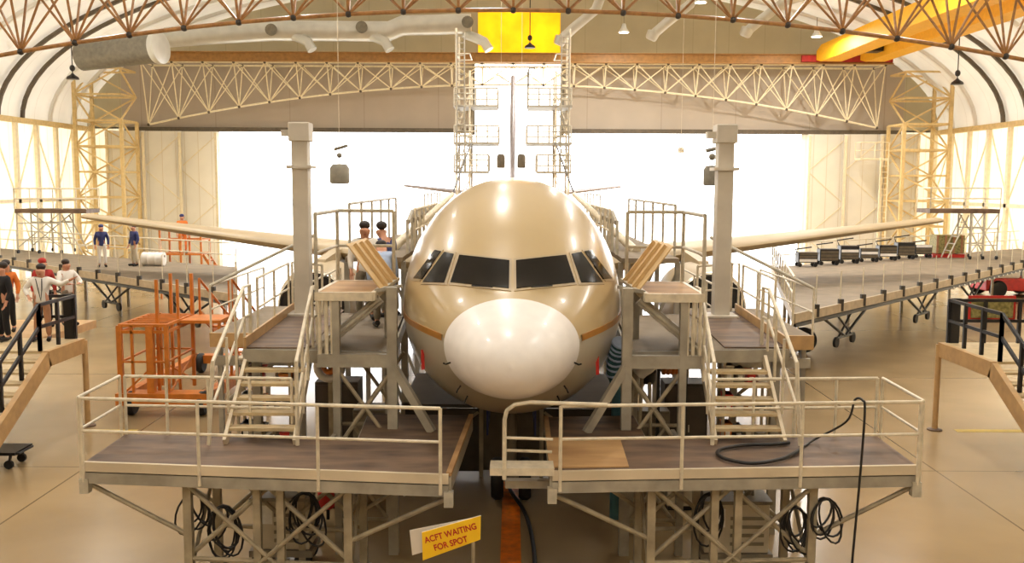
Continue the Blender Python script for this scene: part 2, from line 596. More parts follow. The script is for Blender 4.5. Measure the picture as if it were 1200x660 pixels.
# overhead crane: twin yellow box girders
c = thing('overhead_crane', 'yellow overhead travelling crane with twin box girders', 'crane', (21.5, 50, 13.5))
for x0, w_ in ((19.3, 1.3), (22.1, 1.2)):
    mb = MB()
    mb.prism([(x0, 36, 13.75), (x0, 36, 14.5), (x0, 60.0, 14.5), (x0, 60.9, 14.2), (x0, 60.9, 13.65), (x0, 60.0, 13.45), (x0, 37, 13.45)], (w_, 0, 0))
    mb.build('girder', 'yellow', c)
MB().box(18.4, 24.2, 60.92, 61.15, 13.55, 13.95).build('end_truck', 'redcloth', c)
MB().box(20.65, 22.05, 57, 58, 13.7, 14.3).build('trolley', 'black', c)

# ventilation ducts under the gable
d = thing('ventilation_duct', 'long silver ventilation duct with bent outlets below the gable', 'duct', (-12, 59, 15))
main = [AT(195, 44, 59), AT(250, 40, 59), AT(320, 36, 59), AT(455, 37, 59), AT(472, 30, 59), AT(552, 28, 59)]
MB().path(main, .62, 16).build('duct_run', 'duct', d, True)
for px in (340, 430, 545):
    a = AT(px, 40, 59)
    MB().path([a, a + Vector((.7, -.4, -.3)), a + Vector((1.2, -.6, -.55)), a + Vector((1.5, -.7, -1.05))], .3, 12).build('outlet_elbow', 'duct', d, True)
for px, py in ((424, 32), (318, 35), (548, 26)):
    a = AT(px, py, 58.2)
    MB().lathe([(.36, 0), (.36, .12), (.25, .14)], a, (0, -1, 0), 16).build('inspection_port', 'ductdark', d, True)
d = thing('duct_plenum', 'large dull grey duct drum in the upper left roof corner', 'duct', AT(140, 60, 49.5))
a, b = AT(96, 66, 50), AT(186, 56, 49)
MB().path([a, lerp(a, b, .12), lerp(a, b, .88), b], .75, 24).build('drum', 'ductdark', d, True)
ax = (b - a).normalized()
MB().lathe([(.78, 0), (.82, .1), (.82, .35), (.6, .4)], b - ax * .2, ax, 24).build('end_collar', 'duct', d, True)
for px, py, lab in ((662, 46, 'beside the yellow panel'), (770, 40, 'below the second roof lamp'), (880, 36, 'near the yellow crane girder')):
    a = AT(px - 4, py, 59)
    d = thing('duct_outlet', 'silver duct drop with angled nozzle ' + lab, 'duct', a, 'duct drops under the right half of the roof')
    MB().path([a, a + Vector((.7, -.5, .6)), a + Vector((2.0, -1, 1.6)), Vector((a.x + 3.0, 57, roof_z(a.x + 3) - .1))], .3, 12).build('duct_run', 'duct', d, True)
    MB().lathe([(.28, 0), (.36, .1), (.4, .5), (.3, .55)], a - Vector((.2, 0, .35)), (.4, -.1, .9), 14).build('nozzle', 'duct', d, True)

# high bay lamps on the roof; unseen rear row added to brighten the back
LAMPS = []
first = None
k = 0
for x2, y, z in [(x, y, min(15.6, roof_z(x) - 1.4)) for y in (-10, -2, 17, 28, 40) for x in ((-6.5, -1.2, 5.5) if y < 10 else (-18, -9.5, -1.2, 9.5, 17))] + [tuple(AT(px, py, y)[q] for q in (0, 1, 2)) for px, py, y in ((731, 38, 56), (957, 43, 56), (821, 3, 50))]:
    if True:
        if first is None:
            first = thing('high_bay_lamp', '', 'lamp', (x2, y, z), 'high bay roof lamps')
            MB().lathe([(.32, 0), (.30, .06), (.16, .26), (.1, .5)], (x2, y, z), (0, 0, 1), 16).build('reflector', 'duct', first, True)
            MB().lathe([(.29, -.02), (.29, .03)], (x2, y, z), (0, 0, 1), 16).build('lens', 'lamp', first)
            MB().tube((x2, y, z + .5), (x2, y, z + 1.1), .02, 6).build('hanger', 'ductdark', first)
            lampo = first
        else:
            lampo = copy_tree(first, loc=(x2, y, z))
        lampo['label'] = 'round white high bay lamp hanging under the curved roof'
        LAMPS.append((x2, y, z))

# floor paint
S(MB().box(-.16, .16, 9, 30, 0, .004).build('trim_10', 'orangeline'), 'orange guide line painted on the floor under the nose', 'floor line')
a = ON(1120, 505, 0); b = ON(1240, 508, 0)
S(MB().box(a.x, b.x + 3, a.y - .12, a.y + .12, 0, .004).build('trim_11', 'yellowline'), 'yellow line painted on the floor beside the right visitor stair', 'floor line')
a = ON(100, 505, 0); b = ON(165, 502, 0)
S(MB().box(a.x, b.x, a.y - .12, a.y + .12, 0, .004).build('trim_12', 'yellowline'), 'yellow line painted on the floor by the orange stand', 'floor line')
# ================================================================== the airliner
Y0, ZC = 11.5, 3.8
pm = bpy.data.materials.new('airliner_paint')
pm.use_nodes = True
nt = pm.node_tree
b_ = nt.nodes['Principled BSDF']
b_.inputs['Roughness'].default_value = 0.3
b_.inputs['Coat Weight'].default_value = 0.3
b_.inputs['Coat Roughness'].default_value = 0.12
tc = nt.nodes.new('ShaderNodeTexCoord'); sp = nt.nodes.new('ShaderNodeSeparateXYZ')
nt.links.new(tc.outputs['Object'], sp.inputs[0])
gt = nt.nodes.new('ShaderNodeMath'); gt.operation = 'GREATER_THAN'; gt.inputs[1].default_value = ZC - 0.2
nt.links.new(sp.outputs['Z'], gt.inputs[0])
mx = nt.nodes.new('ShaderNodeMix'); mx.data_type = 'RGBA'
mx.inputs[6].default_value = (*lin((176, 166, 146)), 1)
mx.inputs[7].default_value = (*lin((182, 158, 115)), 1)
nt.links.new(gt.outputs[0], mx.inputs['Factor'])
nz = nt.nodes.new('ShaderNodeTexNoise'); nz.inputs['Scale'].default_value = 1.3; nz.inputs['Detail'].default_value = 5
nt.links.new(tc.outputs['Object'], nz.inputs['Vector'])
mr = nt.nodes.new('ShaderNodeMapRange'); mr.inputs['To Min'].default_value = .93; mr.inputs['To Max'].default_value = 1.05
nt.links.new(nz.outputs['Fac'], mr.inputs['Value'])
ml = nt.nodes.new('ShaderNodeMix'); ml.data_type = 'RGBA'; ml.blend_type = 'MULTIPLY'; ml.inputs['Factor'].default_value = 1
nt.links.new(mx.outputs[2], ml.inputs[6]); nt.links.new(mr.outputs['Result'], ml.inputs[7])
nt.links.new(ml.outputs[2], b_.inputs['Base Color'])
M['skin_plane'] = pm

jet = thing('passenger_jet', 'beige and white jet airliner facing forward between the docks', 'airplane', (0, Y0, 0))
# station, top, bottom, half width, height of the widest point (all relative to the centre line)
ST = [(0.0, -.335, -.345, .005, -.34), (.03, -.22, -.47, .14, -.34), (.1, -.12, -.58, .26, -.34), (.22, -.02, -.69, .39, -.33), (.4, .08, -.79, .53, -.32),
      (.65, .18, -.88, .67, -.31), (.95, .265, -.955, .79, -.3), (1.25, .335, -1.02, .895, -.29), (1.4, .365, -1.055, .945, -.285),
      (1.65, .41, -1.16, 1.05, -.27), (1.85, .46, -1.25, 1.14, -.26), (2.1, .565, -1.36, 1.25, -.25), (2.4, .72, -1.48, 1.375, -.23), (2.65, .86, -1.56, 1.47, -.21),
      (3.0, 1.06, -1.66, 1.59, -.19), (3.5, 1.32, -1.77, 1.71, -.16), (4.0, 1.53, -1.85, 1.8, -.13), (4.6, 1.73, -1.92, 1.87, -.1),
      (5.3, 1.9, -1.98, 1.925, -.06), (6.0, 2.0, -2.03, 1.955, -.03), (7.0, 2.06, -2.06, 1.975, 0), (9, 2.07, -2.07, 1.975, 0),
      (31, 2.07, -2.07, 1.975, 0), (34, 2.06, -1.8, 1.9, .05), (37, 2.0, -1.05, 1.6, .4), (40, 1.9, -.1, 1.15, .85), (42.5, 1.78, .65, .65, 1.2), (44.4, 1.6, 1.05, .25, 1.33)]
NS = 64


def section(st):
    s, zt, zb, hw, zw = st
    out = []
    for j in range(NS):
        t = 2 * PI * j / NS
        cx, cz = math.sin(t), math.cos(t)
        hh = (zt - zw) if cz >= 0 else (zw - zb)
        out.append(Vector((hw * cx, Y0 + s, ZC + zw + hh * cz)))
    return out


def dense(sts):
    """Catmull-Rom between stations for a smooth hull"""
    res = []
    for i in range(len(sts) - 1):
        p0 = sts[max(i - 1, 0)]; p1 = sts[i]; p2 = sts[i + 1]; p3 = sts[min(i + 2, len(sts) - 1)]
        for k in range(3):
            t = k / 3
            o = [p1[0] + (p2[0] - p1[0]) * t]
            for q in range(1, 5):
                d0 = p2[0] - p0[0]; d1 = p3[0] - p1[0]; h = p2[0] - p1[0]
                m1 = (p2[q] - p0[q]) / d0 * h if d0 else 0
                m2 = (p3[q] - p1[q]) / d1 * h if d1 else 0
                o.append((2 * t**3 - 3 * t**2 + 1) * p1[q] + (t**3 - 2 * t**2 + t) * m1 + (-2 * t**3 + 3 * t**2) * p2[q] + (t**3 - t**2) * m2)
            res.append(tuple(o))
    res.append(sts[-1])
    return res


def hull(sts, cap=True):
    mb = MB()
    rings = [section(s) for s in sts]
    vs = [v for r in rings for v in r]
    fs = []
    for i in range(len(sts) - 1):
        for j in range(NS):
            fs.append((i * NS + j, i * NS + (j + 1) % NS, (i + 1) * NS + (j + 1) % NS, (i + 1) * NS + j))
    fs.append(tuple(range(NS))[::-1]); fs.append(tuple((len(sts) - 1) * NS + j for j in range(NS)))
    return mb.add(vs, fs)


D = dense(ST)
RIM = 1.4
nose = [s for s in D if s[0] <= RIM + 1e-6]
body = [s for s in D if s[0] >= RIM - 1e-6]
fus = hull(body).build('fuselage', pm, jet, True)
hull(nose).build('radome', 'white', jet, True, label='white nose cone')
allm = hull(D)
bvh = BVHTree.FromPolygons(allm.v, allm.f)


def on_skin(px, py):
    d = ray(px, py).normalized()
    loc, nrm, _i, _d = bvh.ray_cast(Vector((0, 0, CAM_H)), d)
    if loc is None:
        return None, None
    if nrm.dot(d) > 0: nrm = -nrm
    return loc, nrm


def patch(quad, out, thick, n=8):
    """a curved sheet on the hull inside a four-cornered outline"""
    mb = MB()
    a, b, c, d = [Vector((p[0], p[1], 0)) for p in quad]
    top, bot = [], []
    for i in range(n + 1):
        for j in range(n + 1):
            p = lerp(lerp(a, b, j / n), lerp(d, c, j / n), i / n)
            l, nn = on_skin(p.x, p.y)
            if l is None: return None
            top.append(l + nn * out); bot.append(l + nn * (out - thick))
    K = (n + 1) ** 2
    fs = []
    for i in range(n):
        for j in range(n):
            q = i * (n + 1) + j
            fs.append((q, q + n + 1, q + n + 2, q + 1)); fs.append((K + q, K + q + 1, K + q + n + 2, K + q + n + 1))
    ed = [j for j in range(n + 1)] + [i * (n + 1) + n for i in range(1, n + 1)] + [n * (n + 1) + j for j in range(n - 1, -1, -1)] + [i * (n + 1) for i in range(n - 1, 0, -1)]
    for i in range(len(ed)):
        p, q = ed[i], ed[(i + 1) % len(ed)]
        fs.append((p, q, K + q, K + p))
    return mb.add(top + bot, fs)


WIN = [[(538.9, 299.7), (597.0, 306.2), (596.4, 339.3), (528.4, 331.6)],
       [(521.1, 296.2), (532.3, 298.5), (521.1, 331.9), (496.2, 331.2)],
       [(510.2, 293.8), (517.6, 295.5), (495.0, 327.7), (485.5, 326.5)]]
WIN += [[(1201.6 - q[1][0], q[1][1]), (1201.6 - q[0][0], q[0][1]), (1201.6 - q[3][0], q[3][1]), (1201.6 - q[2][0], q[2][1])] for q in WIN]
for q in WIN:
    cx = sum(p[0] for p in q) / 4; cy = sum(p[1] for p in q) / 4
    big = [(cx + (p[0] - cx) * 1.0 + (2.6 if p[0] > cx else -2.6), cy + (p[1] - cy) * 1.0 + (2.4 if p[1] > cy else -2.4)) for p in q]
    mb = patch(big, .012, .03)
    fr = mb.build('window_frame', 'planewing', jet, True) if mb else None
    mb = patch(q, .022, .03)
    if mb: mb.build('window_pane', 'glass', fr or jet, True)

# gold stripe along the paint joint, both sides
for sg in (-1, 1):
    mb = MB()
    pr = None
    sts = [s for s in D if 1.42 <= s[0] <= 34]
    ring = []
    for st in sts:
        s, zt, zb, hw, zw = st
        z = -.2
        if z >= zw: c = (z - zw) / (zt - zw)
        else: c = (z - zw) / (zw - zb)
        x = hw * math.sqrt(max(0, 1 - c * c)) * sg
        ring.append([Vector((x + sg * .012, Y0 + s, ZC + z - .045)), Vector((x + sg * .012, Y0 + s, ZC + z + .045)), Vector((x - sg * .02, Y0 + s, ZC + z + .045)), Vector((x - sg * .02, Y0 + s, ZC + z - .045))])
    vs = [v for r in ring for v in r]
    fs = [(i * 4 + j, i * 4 + (j + 1) % 4, i * 4 + 4 + (j + 1) % 4, i * 4 + 4 + j) for i in range(len(ring) - 1) for j in range(4)]
    mb.add(vs, fs).build('gold_stripe', 'gold', jet)
# cabin windows and doors down each side
for sg in (-1, 1):
    for k in range(36):
        s = 8.2 + k * .62
        z = .35
        x = 1.975 * math.sqrt(1 - (z / 2.07) ** 2) * sg
        MB().add([(x + sg * .012, Y0 + s + .12 * math.cos(t), ZC + z + .17 * math.sin(t)) for t in [2 * PI * i / 10 for i in range(10)]], [tuple(range(10))]).build('cabin_window', 'glass', jet)
# probes, antenna, wipers
for sg in (-1, 1):
    for px, py, ln in ((528, 425, .16), (540, 452, .12), (548, 464, .1)):
        p, nn = on_skin(px if sg < 0 else 1201 - px, py)
        if p:
            MB().path([p, p + nn * .07, p + nn * .09 + Vector((0, -ln, .05 if py < 430 else 0))], .012, 6).build('probe', 'rubber', jet, True)
for px, py in ((578, 340), (622, 340)):
    p, nn = on_skin(px, py); q, n2_ = on_skin(px - 24 if px < 600 else px + 24, py - 2)
    MB().tube(p + nn * .05, q + n2_ * .05, .012, 6).build('wiper', 'rubber', jet)


def foil(root_le, root_c, tip_le, tip_c, t_root, t_tip, nspan=8, name='wing', m='planewing', vertical=False, mids=None):
    """tapered aerofoil panel from root to tip; mids adds a kink (fraction, chord)"""
    mb = MB()
    prof = []
    n = 12
    for i in range(n + 1):
        x = (1 - math.cos(PI * i / n)) / 2
        yt = 5 * (.2969 * math.sqrt(x) - .126 * x - .3516 * x * x + .2843 * x**3 - .1015 * x**4)
        prof.append((x, yt))
    loop = prof + [(x, -y) for x, y in prof[-2:0:-1]]
    K = len(loop)
    rows = []
    a, b = Vector(root_le), Vector(tip_le)
    for k in range(nspan + 1):
        t = k / nspan
        le = lerp(a, b, t)
        c = root_c + (tip_c - root_c) * t
        if mids:
            kt, kc = mids
            c = root_c + (kc - root_c) * t / kt if t < kt else kc + (tip_c - kc) * (t - kt) / (1 - kt)
        th = (t_root + (t_tip - t_root) * t) * c
        for x, y in loop:
            rows.append(le + (Vector((y * th, x * c, 0)) if vertical else Vector((0, x * c, y * th))))
    fs = []
    for k in range(nspan):
        for j in range(K):
            fs.append((k * K + j, k * K + (j + 1) % K, (k + 1) * K + (j + 1) % K, (k + 1) * K + j))
    fs.append(tuple(range(K))[::-1]); fs.append(tuple(nspan * K + j for j in range(K)))
    return mb.add(rows, fs).build(name, m, jet, True)


for sg in (-1, 1):
    LE = lambda x: Vector((sg * x, Y0 + 17.2 + (x - 1.9) * .53, 3.16 + (x - 1.9) * .082))
    foil(LE(1.6), 6.6, LE(16.8), 1.7, .15, .12, 16, 'wing', mids=(.3, 4.1))
    # engine: nacelle, lip, fan, pylon
    ex, ey, ez = sg * 5.75, Y0 + 15.4, 2.2
    nac = MB().lathe([(1.02, .12), (1.12, .5), (1.18, 1.2), (1.15, 2.4), (.98, 3.6), (.8, 4.4), (.5, 4.5), (.4, 4.4)], (ex, ey, ez), (0, 1, 0), 40).build('engine_nacelle', 'planewing', jet, True)
    MB().lathe([(.9, .35), (.93, .06), (.97, 0), (1.02, .05), (1.03, .14)], (ex, ey - .02, ez), (0, 1, 0), 40).build('intake_lip', 'lip', nac, True)
    MB().lathe([(.92, -.02), (.88, .1), (.86, .5), (.86, .62)], (ex, ey - .025, ez), (0, 1, 0), 40).build('intake_duct', 'darkin', nac, True)
    MB().lathe([(.02, .1), (.14, .3), (.24, .55)], (ex, ey - .18, ez), (0, 1, 0), 16).build('spinner', 'boxgrey', nac, True)
    MB().prism([(ex - .15, ey + 1, ez + .9), (ex - .15, ey + 4.4, ez + .7), (ex - .15, ey + 5.6, 3.5), (ex - .15, ey + 4.0, 3.6), (ex - .15, ey + 1.2, ez + 1.25)], (.3, 0, 0)).build('engine_pylon', 'planewing', jet)
    foil((sg * .5, Y0 + 38.6, 5.0), 3.6, (sg * 6.2, Y0 + 42.2, 5.6), 1.4, .1, .1, 6, 'tailplane', 'finpaint')
foil((0, Y0 + 34.6, 5.3), 6.2, (0, Y0 + 40.4, 11.6), 2.2, .055, .1, 8, 'tail_fin', 'finpaint', True)
# nose gear
g = Vector((0, Y0 + 5.2, 0))
leg = MB().tube(g + Vector((0, 0, .4)), g + Vector((0, .15, 2.1)), .1, 12).build('nose_gear_leg', 'boxgrey', jet, True)
MB().bar(g + Vector((-.3, 0, .39)), g + Vector((.3, 0, .39)), .1).build('axle', 'boxgrey', leg)
for sg in (-1, 1):
    MB().lathe([(.2, -.11), (.34, -.11), (.385, -.05), (.385, .05), (.34, .11), (.2, .11)], g + Vector((sg * .25, 0, .385)), (1, 0, 0), 24).build('wheel', 'rubber', leg, True)
    MB().box(sg * .42 - .015, sg * .42 + .015, g.y - .6, g.y + .9, 1.35, 2.0).build('gear_door', 'navy', jet)
    # main gear
    q = Vector((sg * 3.8, Y0 + 22.2, 0))
    lg = MB().tube(q + Vector((0, 0, .55)), q + Vector((-sg * .1, 0, 3.0)), .16, 12).build('main_gear_leg', 'boxgrey', jet, True)
    for s2 in (-1, 1):
        MB().lathe([(.3, -.2), (.5, -.2), (.58, -.1), (.58, .1), (.5, .2), (.3, .2)], q + Vector((s2 * .45, 0, .58)), (1, 0, 0), 24).build('wheel', 'rubber', lg, True)
# ================================================================== docking platforms
def deck(parent, pts, th, m, name='deck'):
    return MB().prism([p - Vector((0, 0, th)) for p in pts], (0, 0, th)).build(name, m, parent)


def mid(pts):
    c = Vector((0, 0, 0))
    for p in pts: c += p
    return c / len(pts)


SIDE = {-1: 'left', 1: 'right'}


def low_platform(sg, A, B, C, C2, D, E, ply, legs):
    z = 2.0
    P = [ON(p[0], p[1], z) for p in (A, B, C, C2, D, E)]
    c = mid(P); c.z = 0
    t = thing('maintenance_platform', {-1: 'low front dock platform left of the nose with bare brown deck', 1: 'low front dock platform right of the nose with plywood patch on deck'}[sg], 'platform', c)
    deck(t, P, .06, 'deck')
    a, b = P[0], P[1]
    n = (b - a).normalized(); f = Vector((n.y, -n.x, 0)) if n.x > 0 else Vector((-n.y, n.x, 0))
    # two-tier fascia
    MB().bar(a + f * .03 + Vector((0, 0, -.055)), b + f * .03 + Vector((0, 0, -.055)), .05, .13).build('fascia_board', 'alu', t)
    MB().bar(a + f * .01 + Vector((0, 0, -.215)), b + f * .01 + Vector((0, 0, -.215)), .07, .15).build('edge_beam', 'grey', t)
    for i, j in ((1, 2), (2, 3), (3, 4), (4, 5), (5, 0)):
        MB().bar(P[i] + Vector((0, 0, -.14)), P[j] + Vector((0, 0, -.14)), .06, .2).build('edge_beam', 'alu' if i == 5 else 'grey', t)
    MB().bar(P[1] + Vector((0, 0, .0)), P[2] + Vector((0, 0, .0)), .07, .05).build('edge_strip', 'ply', t, label='worn bare wood edge strip')
    for i in range(1, 5):
        q0, q1 = lerp(P[0], P[1], i / 5), lerp(P[5], P[2], i / 5)
        MB().bar(q0 + Vector((0, 0, -.16)), q1 + Vector((0, 0, -.16)), .06, .16).build('cross_beam', 'grey', t)
    if ply:
        MB().prism([ON(q[0], q[1], z + .002) for q in ply], (0, 0, .018)).build('plywood_sheet', 'ply', t, label='new yellowish plywood patch')
    # railings on the front, the outer side and the back
    guardrail(t, [P[1] + f * .06 - n * .1, P[0] + f * .06, P[0] - n * .06, P[5] - n * .06], .88, spacing=1.62, base=.26)
    guardrail(t, [P[5] + n * .02, lerp(P[5], P[4], .72)], .88, spacing=.6)
    # corner brackets
    for q in (P[0] + f * .02, P[1] + f * .02):
        MB().box(q.x - .06, q.x + .06, q.y - .06, q.y + .06, z - .42, z - .22).build('corner_bracket', 'galv', t)
    # trestle frame below
    back = Vector((0, 1.25, 0))
    base = []
    for k, px in enumerate(legs):
        top = ON(px, A[1] + (B[1] - A[1]) * (px - A[0]) / (B[0] - A[0]), z) + Vector((0, .22, 0))
        base.append(top)
        for off in (Vector((0, 0, 0)), back):
            q = top + off
            MB().bar((q.x, q.y, 0.1), (q.x, q.y, z - .24), .11 if k in (0, len(legs) - 1) else .1).build('leg', 'leggrey', t)
            MB().box(q.x - .1, q.x + .1, q.y - .1, q.y + .1, 0, .1).build('foot_pad', 'leggrey', t)
    l0, l1 = base[0], base[-1]
    for off in (Vector((0, 0, 0)), back):
        for zz in (.62,):
            MB().tube((l0.x, l0.y + off.y, zz), (l1.x, l1.y + off.y, zz), .035, 8).build('tie', 'leggrey', t, True)
        m_ = (l0 + l1) / 2
        for s0, s1 in ((l0, lerp(l0, l1, .55)), (l1, lerp(l0, l1, .45))):
            MB().tube((s0.x, s0.y + off.y + .07, .65), (s1.x, s1.y + off.y + .07, z - .26), .035, 8).build('brace', 'leggrey', t, True)
            MB().tube((s0.x, s0.y + off.y - .07, z - .3), (s1.x, s1.y + off.y - .07, .62), .032, 8).build('brace', 'leggrey', t, True)
    for q, s0 in ((P[0], l0 if abs(l0.x - P[0].x) < abs(l1.x - P[0].x) else l1), (P[1], l0 if abs(l0.x - P[1].x) < abs(l1.x - P[1].x) else l1)):
        MB().tube((q.x, q.y + .1, z - .34), (s0.x, s0.y, .95), .035, 8).build('knee_brace', 'leggrey', t, True)
        q2 = P[5] if (q - P[0]).length < .1 else P[2]
        MB().tube((q2.x * .9 + s0.x * .1, s0.y + 1.25, z - .24), (s0.x, s0.y + 1.25, .95), .03, 8).build('knee_brace', 'leggrey', t, True)
    for s0 in (l0, l1):
        MB().tube((s0.x, s0.y, .4), (s0.x, s0.y + 1.25, 1.6), .03, 8).build('brace', 'leggrey', t, True)
    return t, P, n, f


PL, PLP, nL, fL = low_platform(-1, (100, 541), (526, 556), (552, 487), (432, 485), (420, 514), (147, 509), None, (212, 295, 323, 404))
PR, PRP, nR, fR = low_platform(1, (1073, 545), (647, 552), (640, 489), (742, 487), (757, 514), (1027, 511), [(648, 549), (737, 548), (726, 513), (645, 514)], (960, 871, 843, 767))
# curved rail and narrow step that close the gap under the nose
p = PRP[1] + fR * .06
MB().path([p + Vector((0.7, 0, .9)), p + Vector((-.3, 0, .93)), p + Vector((-.5, .0, .9)), p + Vector((-.6, 0, .82)), p + Vector((-.63, 0, .7)), p + Vector((-.63, 0, -.1))], .028, 8).build('gap_rail', 'galvw', PR, True)
MB().tube(p + Vector((0, 0, .44)), p + Vector((-.63, 0, .46)), .02, 8).build('gap_rail', 'galvw', PR, True)
MB().tube(p + Vector((0, .25, .2)), p + Vector((-.63, .25, .22)), .02, 8).build('gap_rail', 'galvw', PR, True)
MB().box(p.x - .82, p.x + .02, p.y + .0, p.y + .35, 1.95, 2.05).build('gap_step', 'galvw', PR)
MB().box(p.x - .62, p.x + .02, p.y + .3, p.y + .45, 1.68, 1.78).build('gap_beam', 'grey', PR)

# flights from the low platforms up to the mid docks
for sg in (-1, 1):
    mp = (lambda px, dx=0: px) if sg < 0 else (lambda px, dx=-17: 1200 - px + dx)
    foot = (ON(mp(262), 519, 2.02) + ON(mp(347), 521, 2.02)) / 2
    top = (ON(mp(291), 404, 3.13) + ON(mp(372), 408, 3.13)) / 2
    top.y = 14.65
    t = thing('platform_stair', 'open steel stair climbing from the %s front platform to the middle dock' % SIDE[sg], 'stairs', (foot.x, foot.y, 2.0))
    hw = Vector((.5, 0, 0))
    stair(t, foot, top + Vector((0, 0, -.12)), hw, 5, 'alu', 'stairtread', .22, .16)
    for s2 in (-1, 1):
        a, b = foot + hw * s2 * 1.12, top + hw * s2 * 1.08
        up = Vector((0, 0, 1))
        out = Vector((s2 * .06 if s2 == sg else 0, 0, 0))
        MB().path([a + Vector((0, -.08, -.0)) + out * 2.4, a + Vector((0, -.06, 1.2)) + out, b + up * .98, b + up * .98 + Vector((0, .35, 0)), b + Vector((0, .35, 0))], .03, 8).build('handrail', 'galvw', t, True)
        MB().path([a + Vector((0, -.06, .62)) + out, b + up * .5, b + up * .5 + Vector((0, .3, 0))], .022, 8).build('mid_rail', 'galvw', t, True)
        for k in (.3, .65, 1.0):
            q = lerp(a, b, k)
            MB().tube(q, q + up * (1.2 - .22 * k), .022, 8).build('rail_post', 'galvw', t, True)

# mid docks, upper towers and everything fixed to them
ZM, ZU = 3.15, 4.1
for sg in (-1, 1):
    sd = SIDE[sg]
    mp = (lambda px: px) if sg < 0 else (lambda px: 1195 - px)
    P = [ON(mp(287), 409, ZM), ON(mp(458), 412, ZM), ON(mp(474), 371, ZM), ON(mp(346), 364, ZM)]
    if sg > 0:
        P[0] = ON(923, 409, ZM); P[3] = ON(862, 366, ZM)
    c = mid(P); c.z = 0
    t = thing('mid_dock', 'middle height dock platform beside the %s cheek of the nose' % sd, 'platform', c)
    deck(t, P, .06, 'deckgrey')
    # stained boards on the outer half
    q0, q1 = P[0], P[3]
    w = Vector((-sg * 1.0, 0, 0))
    MB().prism([q0 + Vector((0, .03, .003)), q0 + w + Vector((0, .03, .003)), q1 + w + Vector((0, 0, .003)), q1 + Vector((0, 0, .003))], (0, 0, .02)).build('deck_boards', 'deck', t, label='brown stained deck boards')
    MB().bar(q0 + Vector((0, 0, .08)), q1 + Vector((0, 0, .08)), .04, .2).build('toe_board', 'beigefascia', t)
    for i in range(4):
        a, b = P[i], P[(i + 1) % 4]
        MB().bar(a + Vector((0, 0, -.1)), b + Vector((0, 0, -.1)), .07, .2).build('edge_beam', 'grey', t)
    for i, q in enumerate((P[0], P[3], P[2])):
        if i == 0:
            q = q + Vector((-sg * .1, .3, 0))
        MB().bar((q.x, q.y, 0), (q.x, q.y, ZM - .05), .13).build('leg', 'grey', t)
    inn = P[1]
    # outer guard rail on the dock side
    guardrail(t, [q1 + Vector((0, -.2, 0)), q1 + Vector((-sg * .1, 0, 0)), P[2] + Vector((sg * 1.6, 0, 0))], 1.0, spacing=1.2)
    guardrail(t, [lerp(q0, q1, .25) + Vector((sg * .03, 0, 0)), q1 + Vector((sg * .03, -.4, 0))], 1.0, spacing=1.5)
    # tower carrying the upper deck
    xo, xi = (AT(mp(371), 344, 14.1).x, AT(mp(459), 340, 14.1).x)
    T = thing('dock_tower', 'grey steel dock tower with upper deck at the %s cockpit windows' % sd, 'platform', ((xo + xi) / 2, 14.9, 0))
    xd = AT(mp(437), 344, 14.1).x
    D4 = [Vector((xo, 14.07, ZU)), Vector((xd, 14.07, ZU)), Vector((xd, 15.85, ZU)), Vector((xo, 15.85, ZU))]
    deck(T, D4, .05, 'ply', 'deck')
    for i in range(4):
        MB().bar(D4[i] + Vector((0, 0, -.06)), D4[(i + 1) % 4] + Vector((0, 0, -.06)), .06, .13).build('edge_beam', 'galvw', T)
    xp = AT(mp(394), 380, 14.12).x
    MB().bar((xi, 14.12, 0), (xi, 14.12, 4.18), .15).build('post', 'grey', T)
    MB().bar((xp, 14.12, 0), (xp, 14.12, ZU - .1), .11).build('post', 'grey', T)
    MB().bar((sg * 2.08, 15.7, 0), (sg * 2.08, 15.7, ZU), .13).build('post', 'grey', T)
    MB().bar((xo, 15.7, 0), (xo, 15.7, ZU - .1), .11).build('post', 'grey', T)
    for px in (374, 382, 389):
        x = AT(mp(px), 380, 14.1).x
        MB().tube((x, 14.12, ZM - .1), (x, 14.12, ZU - .1), .03, 8).build('baluster', 'galvw', T, True)
    MB().bar((xi, 14.12, ZM - .1), (xo - sg * -.0, 14.12, ZM - .1), .1, .2).build('tie_beam', 'grey', T)
    MB().bar((xi, 14.12, ZM - .1), (sg * 2.08, 15.7, ZM - .1), .1, .2).build('tie_beam', 'grey', T)
    # arm from the post down to the platform, beside the nose
    MB().bar((xi, 14.1, 3.0), (xi - sg * .62, 13.9, 2.0), .09, .12).build('stay', 'grey', T)
    for a, b in (((xi, 1.7), (xp, 2.9)), ((xp, 1.7), (xi, 2.9)), ((xi, .4), (xp, 1.6)), ((xp, .4), (xi, 1.6))):
        MB().tube((a[0], 14.16, a[1]), (b[0], 14.16, b[1]), .032, 8).build('brace', 'leggrey', T, True)
        MB().tube((a[0], 15.66, a[1]), (b[0], 15.66, b[1]), .03, 8).build('brace', 'leggrey', T, True)
    for a, b in ((.5, 2.8), (2.8, .5)):
        MB().tube((xi, 14.12, a), (sg * 2.08, 15.7, b), .032, 8).build('brace', 'leggrey', T, True)
        MB().tube((xp, 14.12, a), (xo, 15.7, b), .032, 8).build('brace', 'leggrey', T, True)
    for zz in (.55, 1.65):
        MB().tube((xi, 14.12, zz), (xp, 14.12, zz), .035, 8).build('tie', 'leggrey', T, True)
        MB().tube((sg * 2.08, 15.7, zz), (xo, 15.7, zz), .035, 8).build('tie', 'leggrey', T, True)
    # guard rail of the upper deck
    guardrail(T, [D4[0] + Vector((0, .02, 0)), D4[3], D4[2] + Vector((-sg * .1, 0, 0))], 1.18, spacing=1.9, r=.03, m='galv')
    # hinged flap board, standing half open towards the fuselage
    h0, h1 = Vector((xd - sg * .06, 14.35, ZU + .03)), Vector((xd - sg * .1, 16.05, ZU + .03))
    up = Vector((sg * .5, 0, .68))
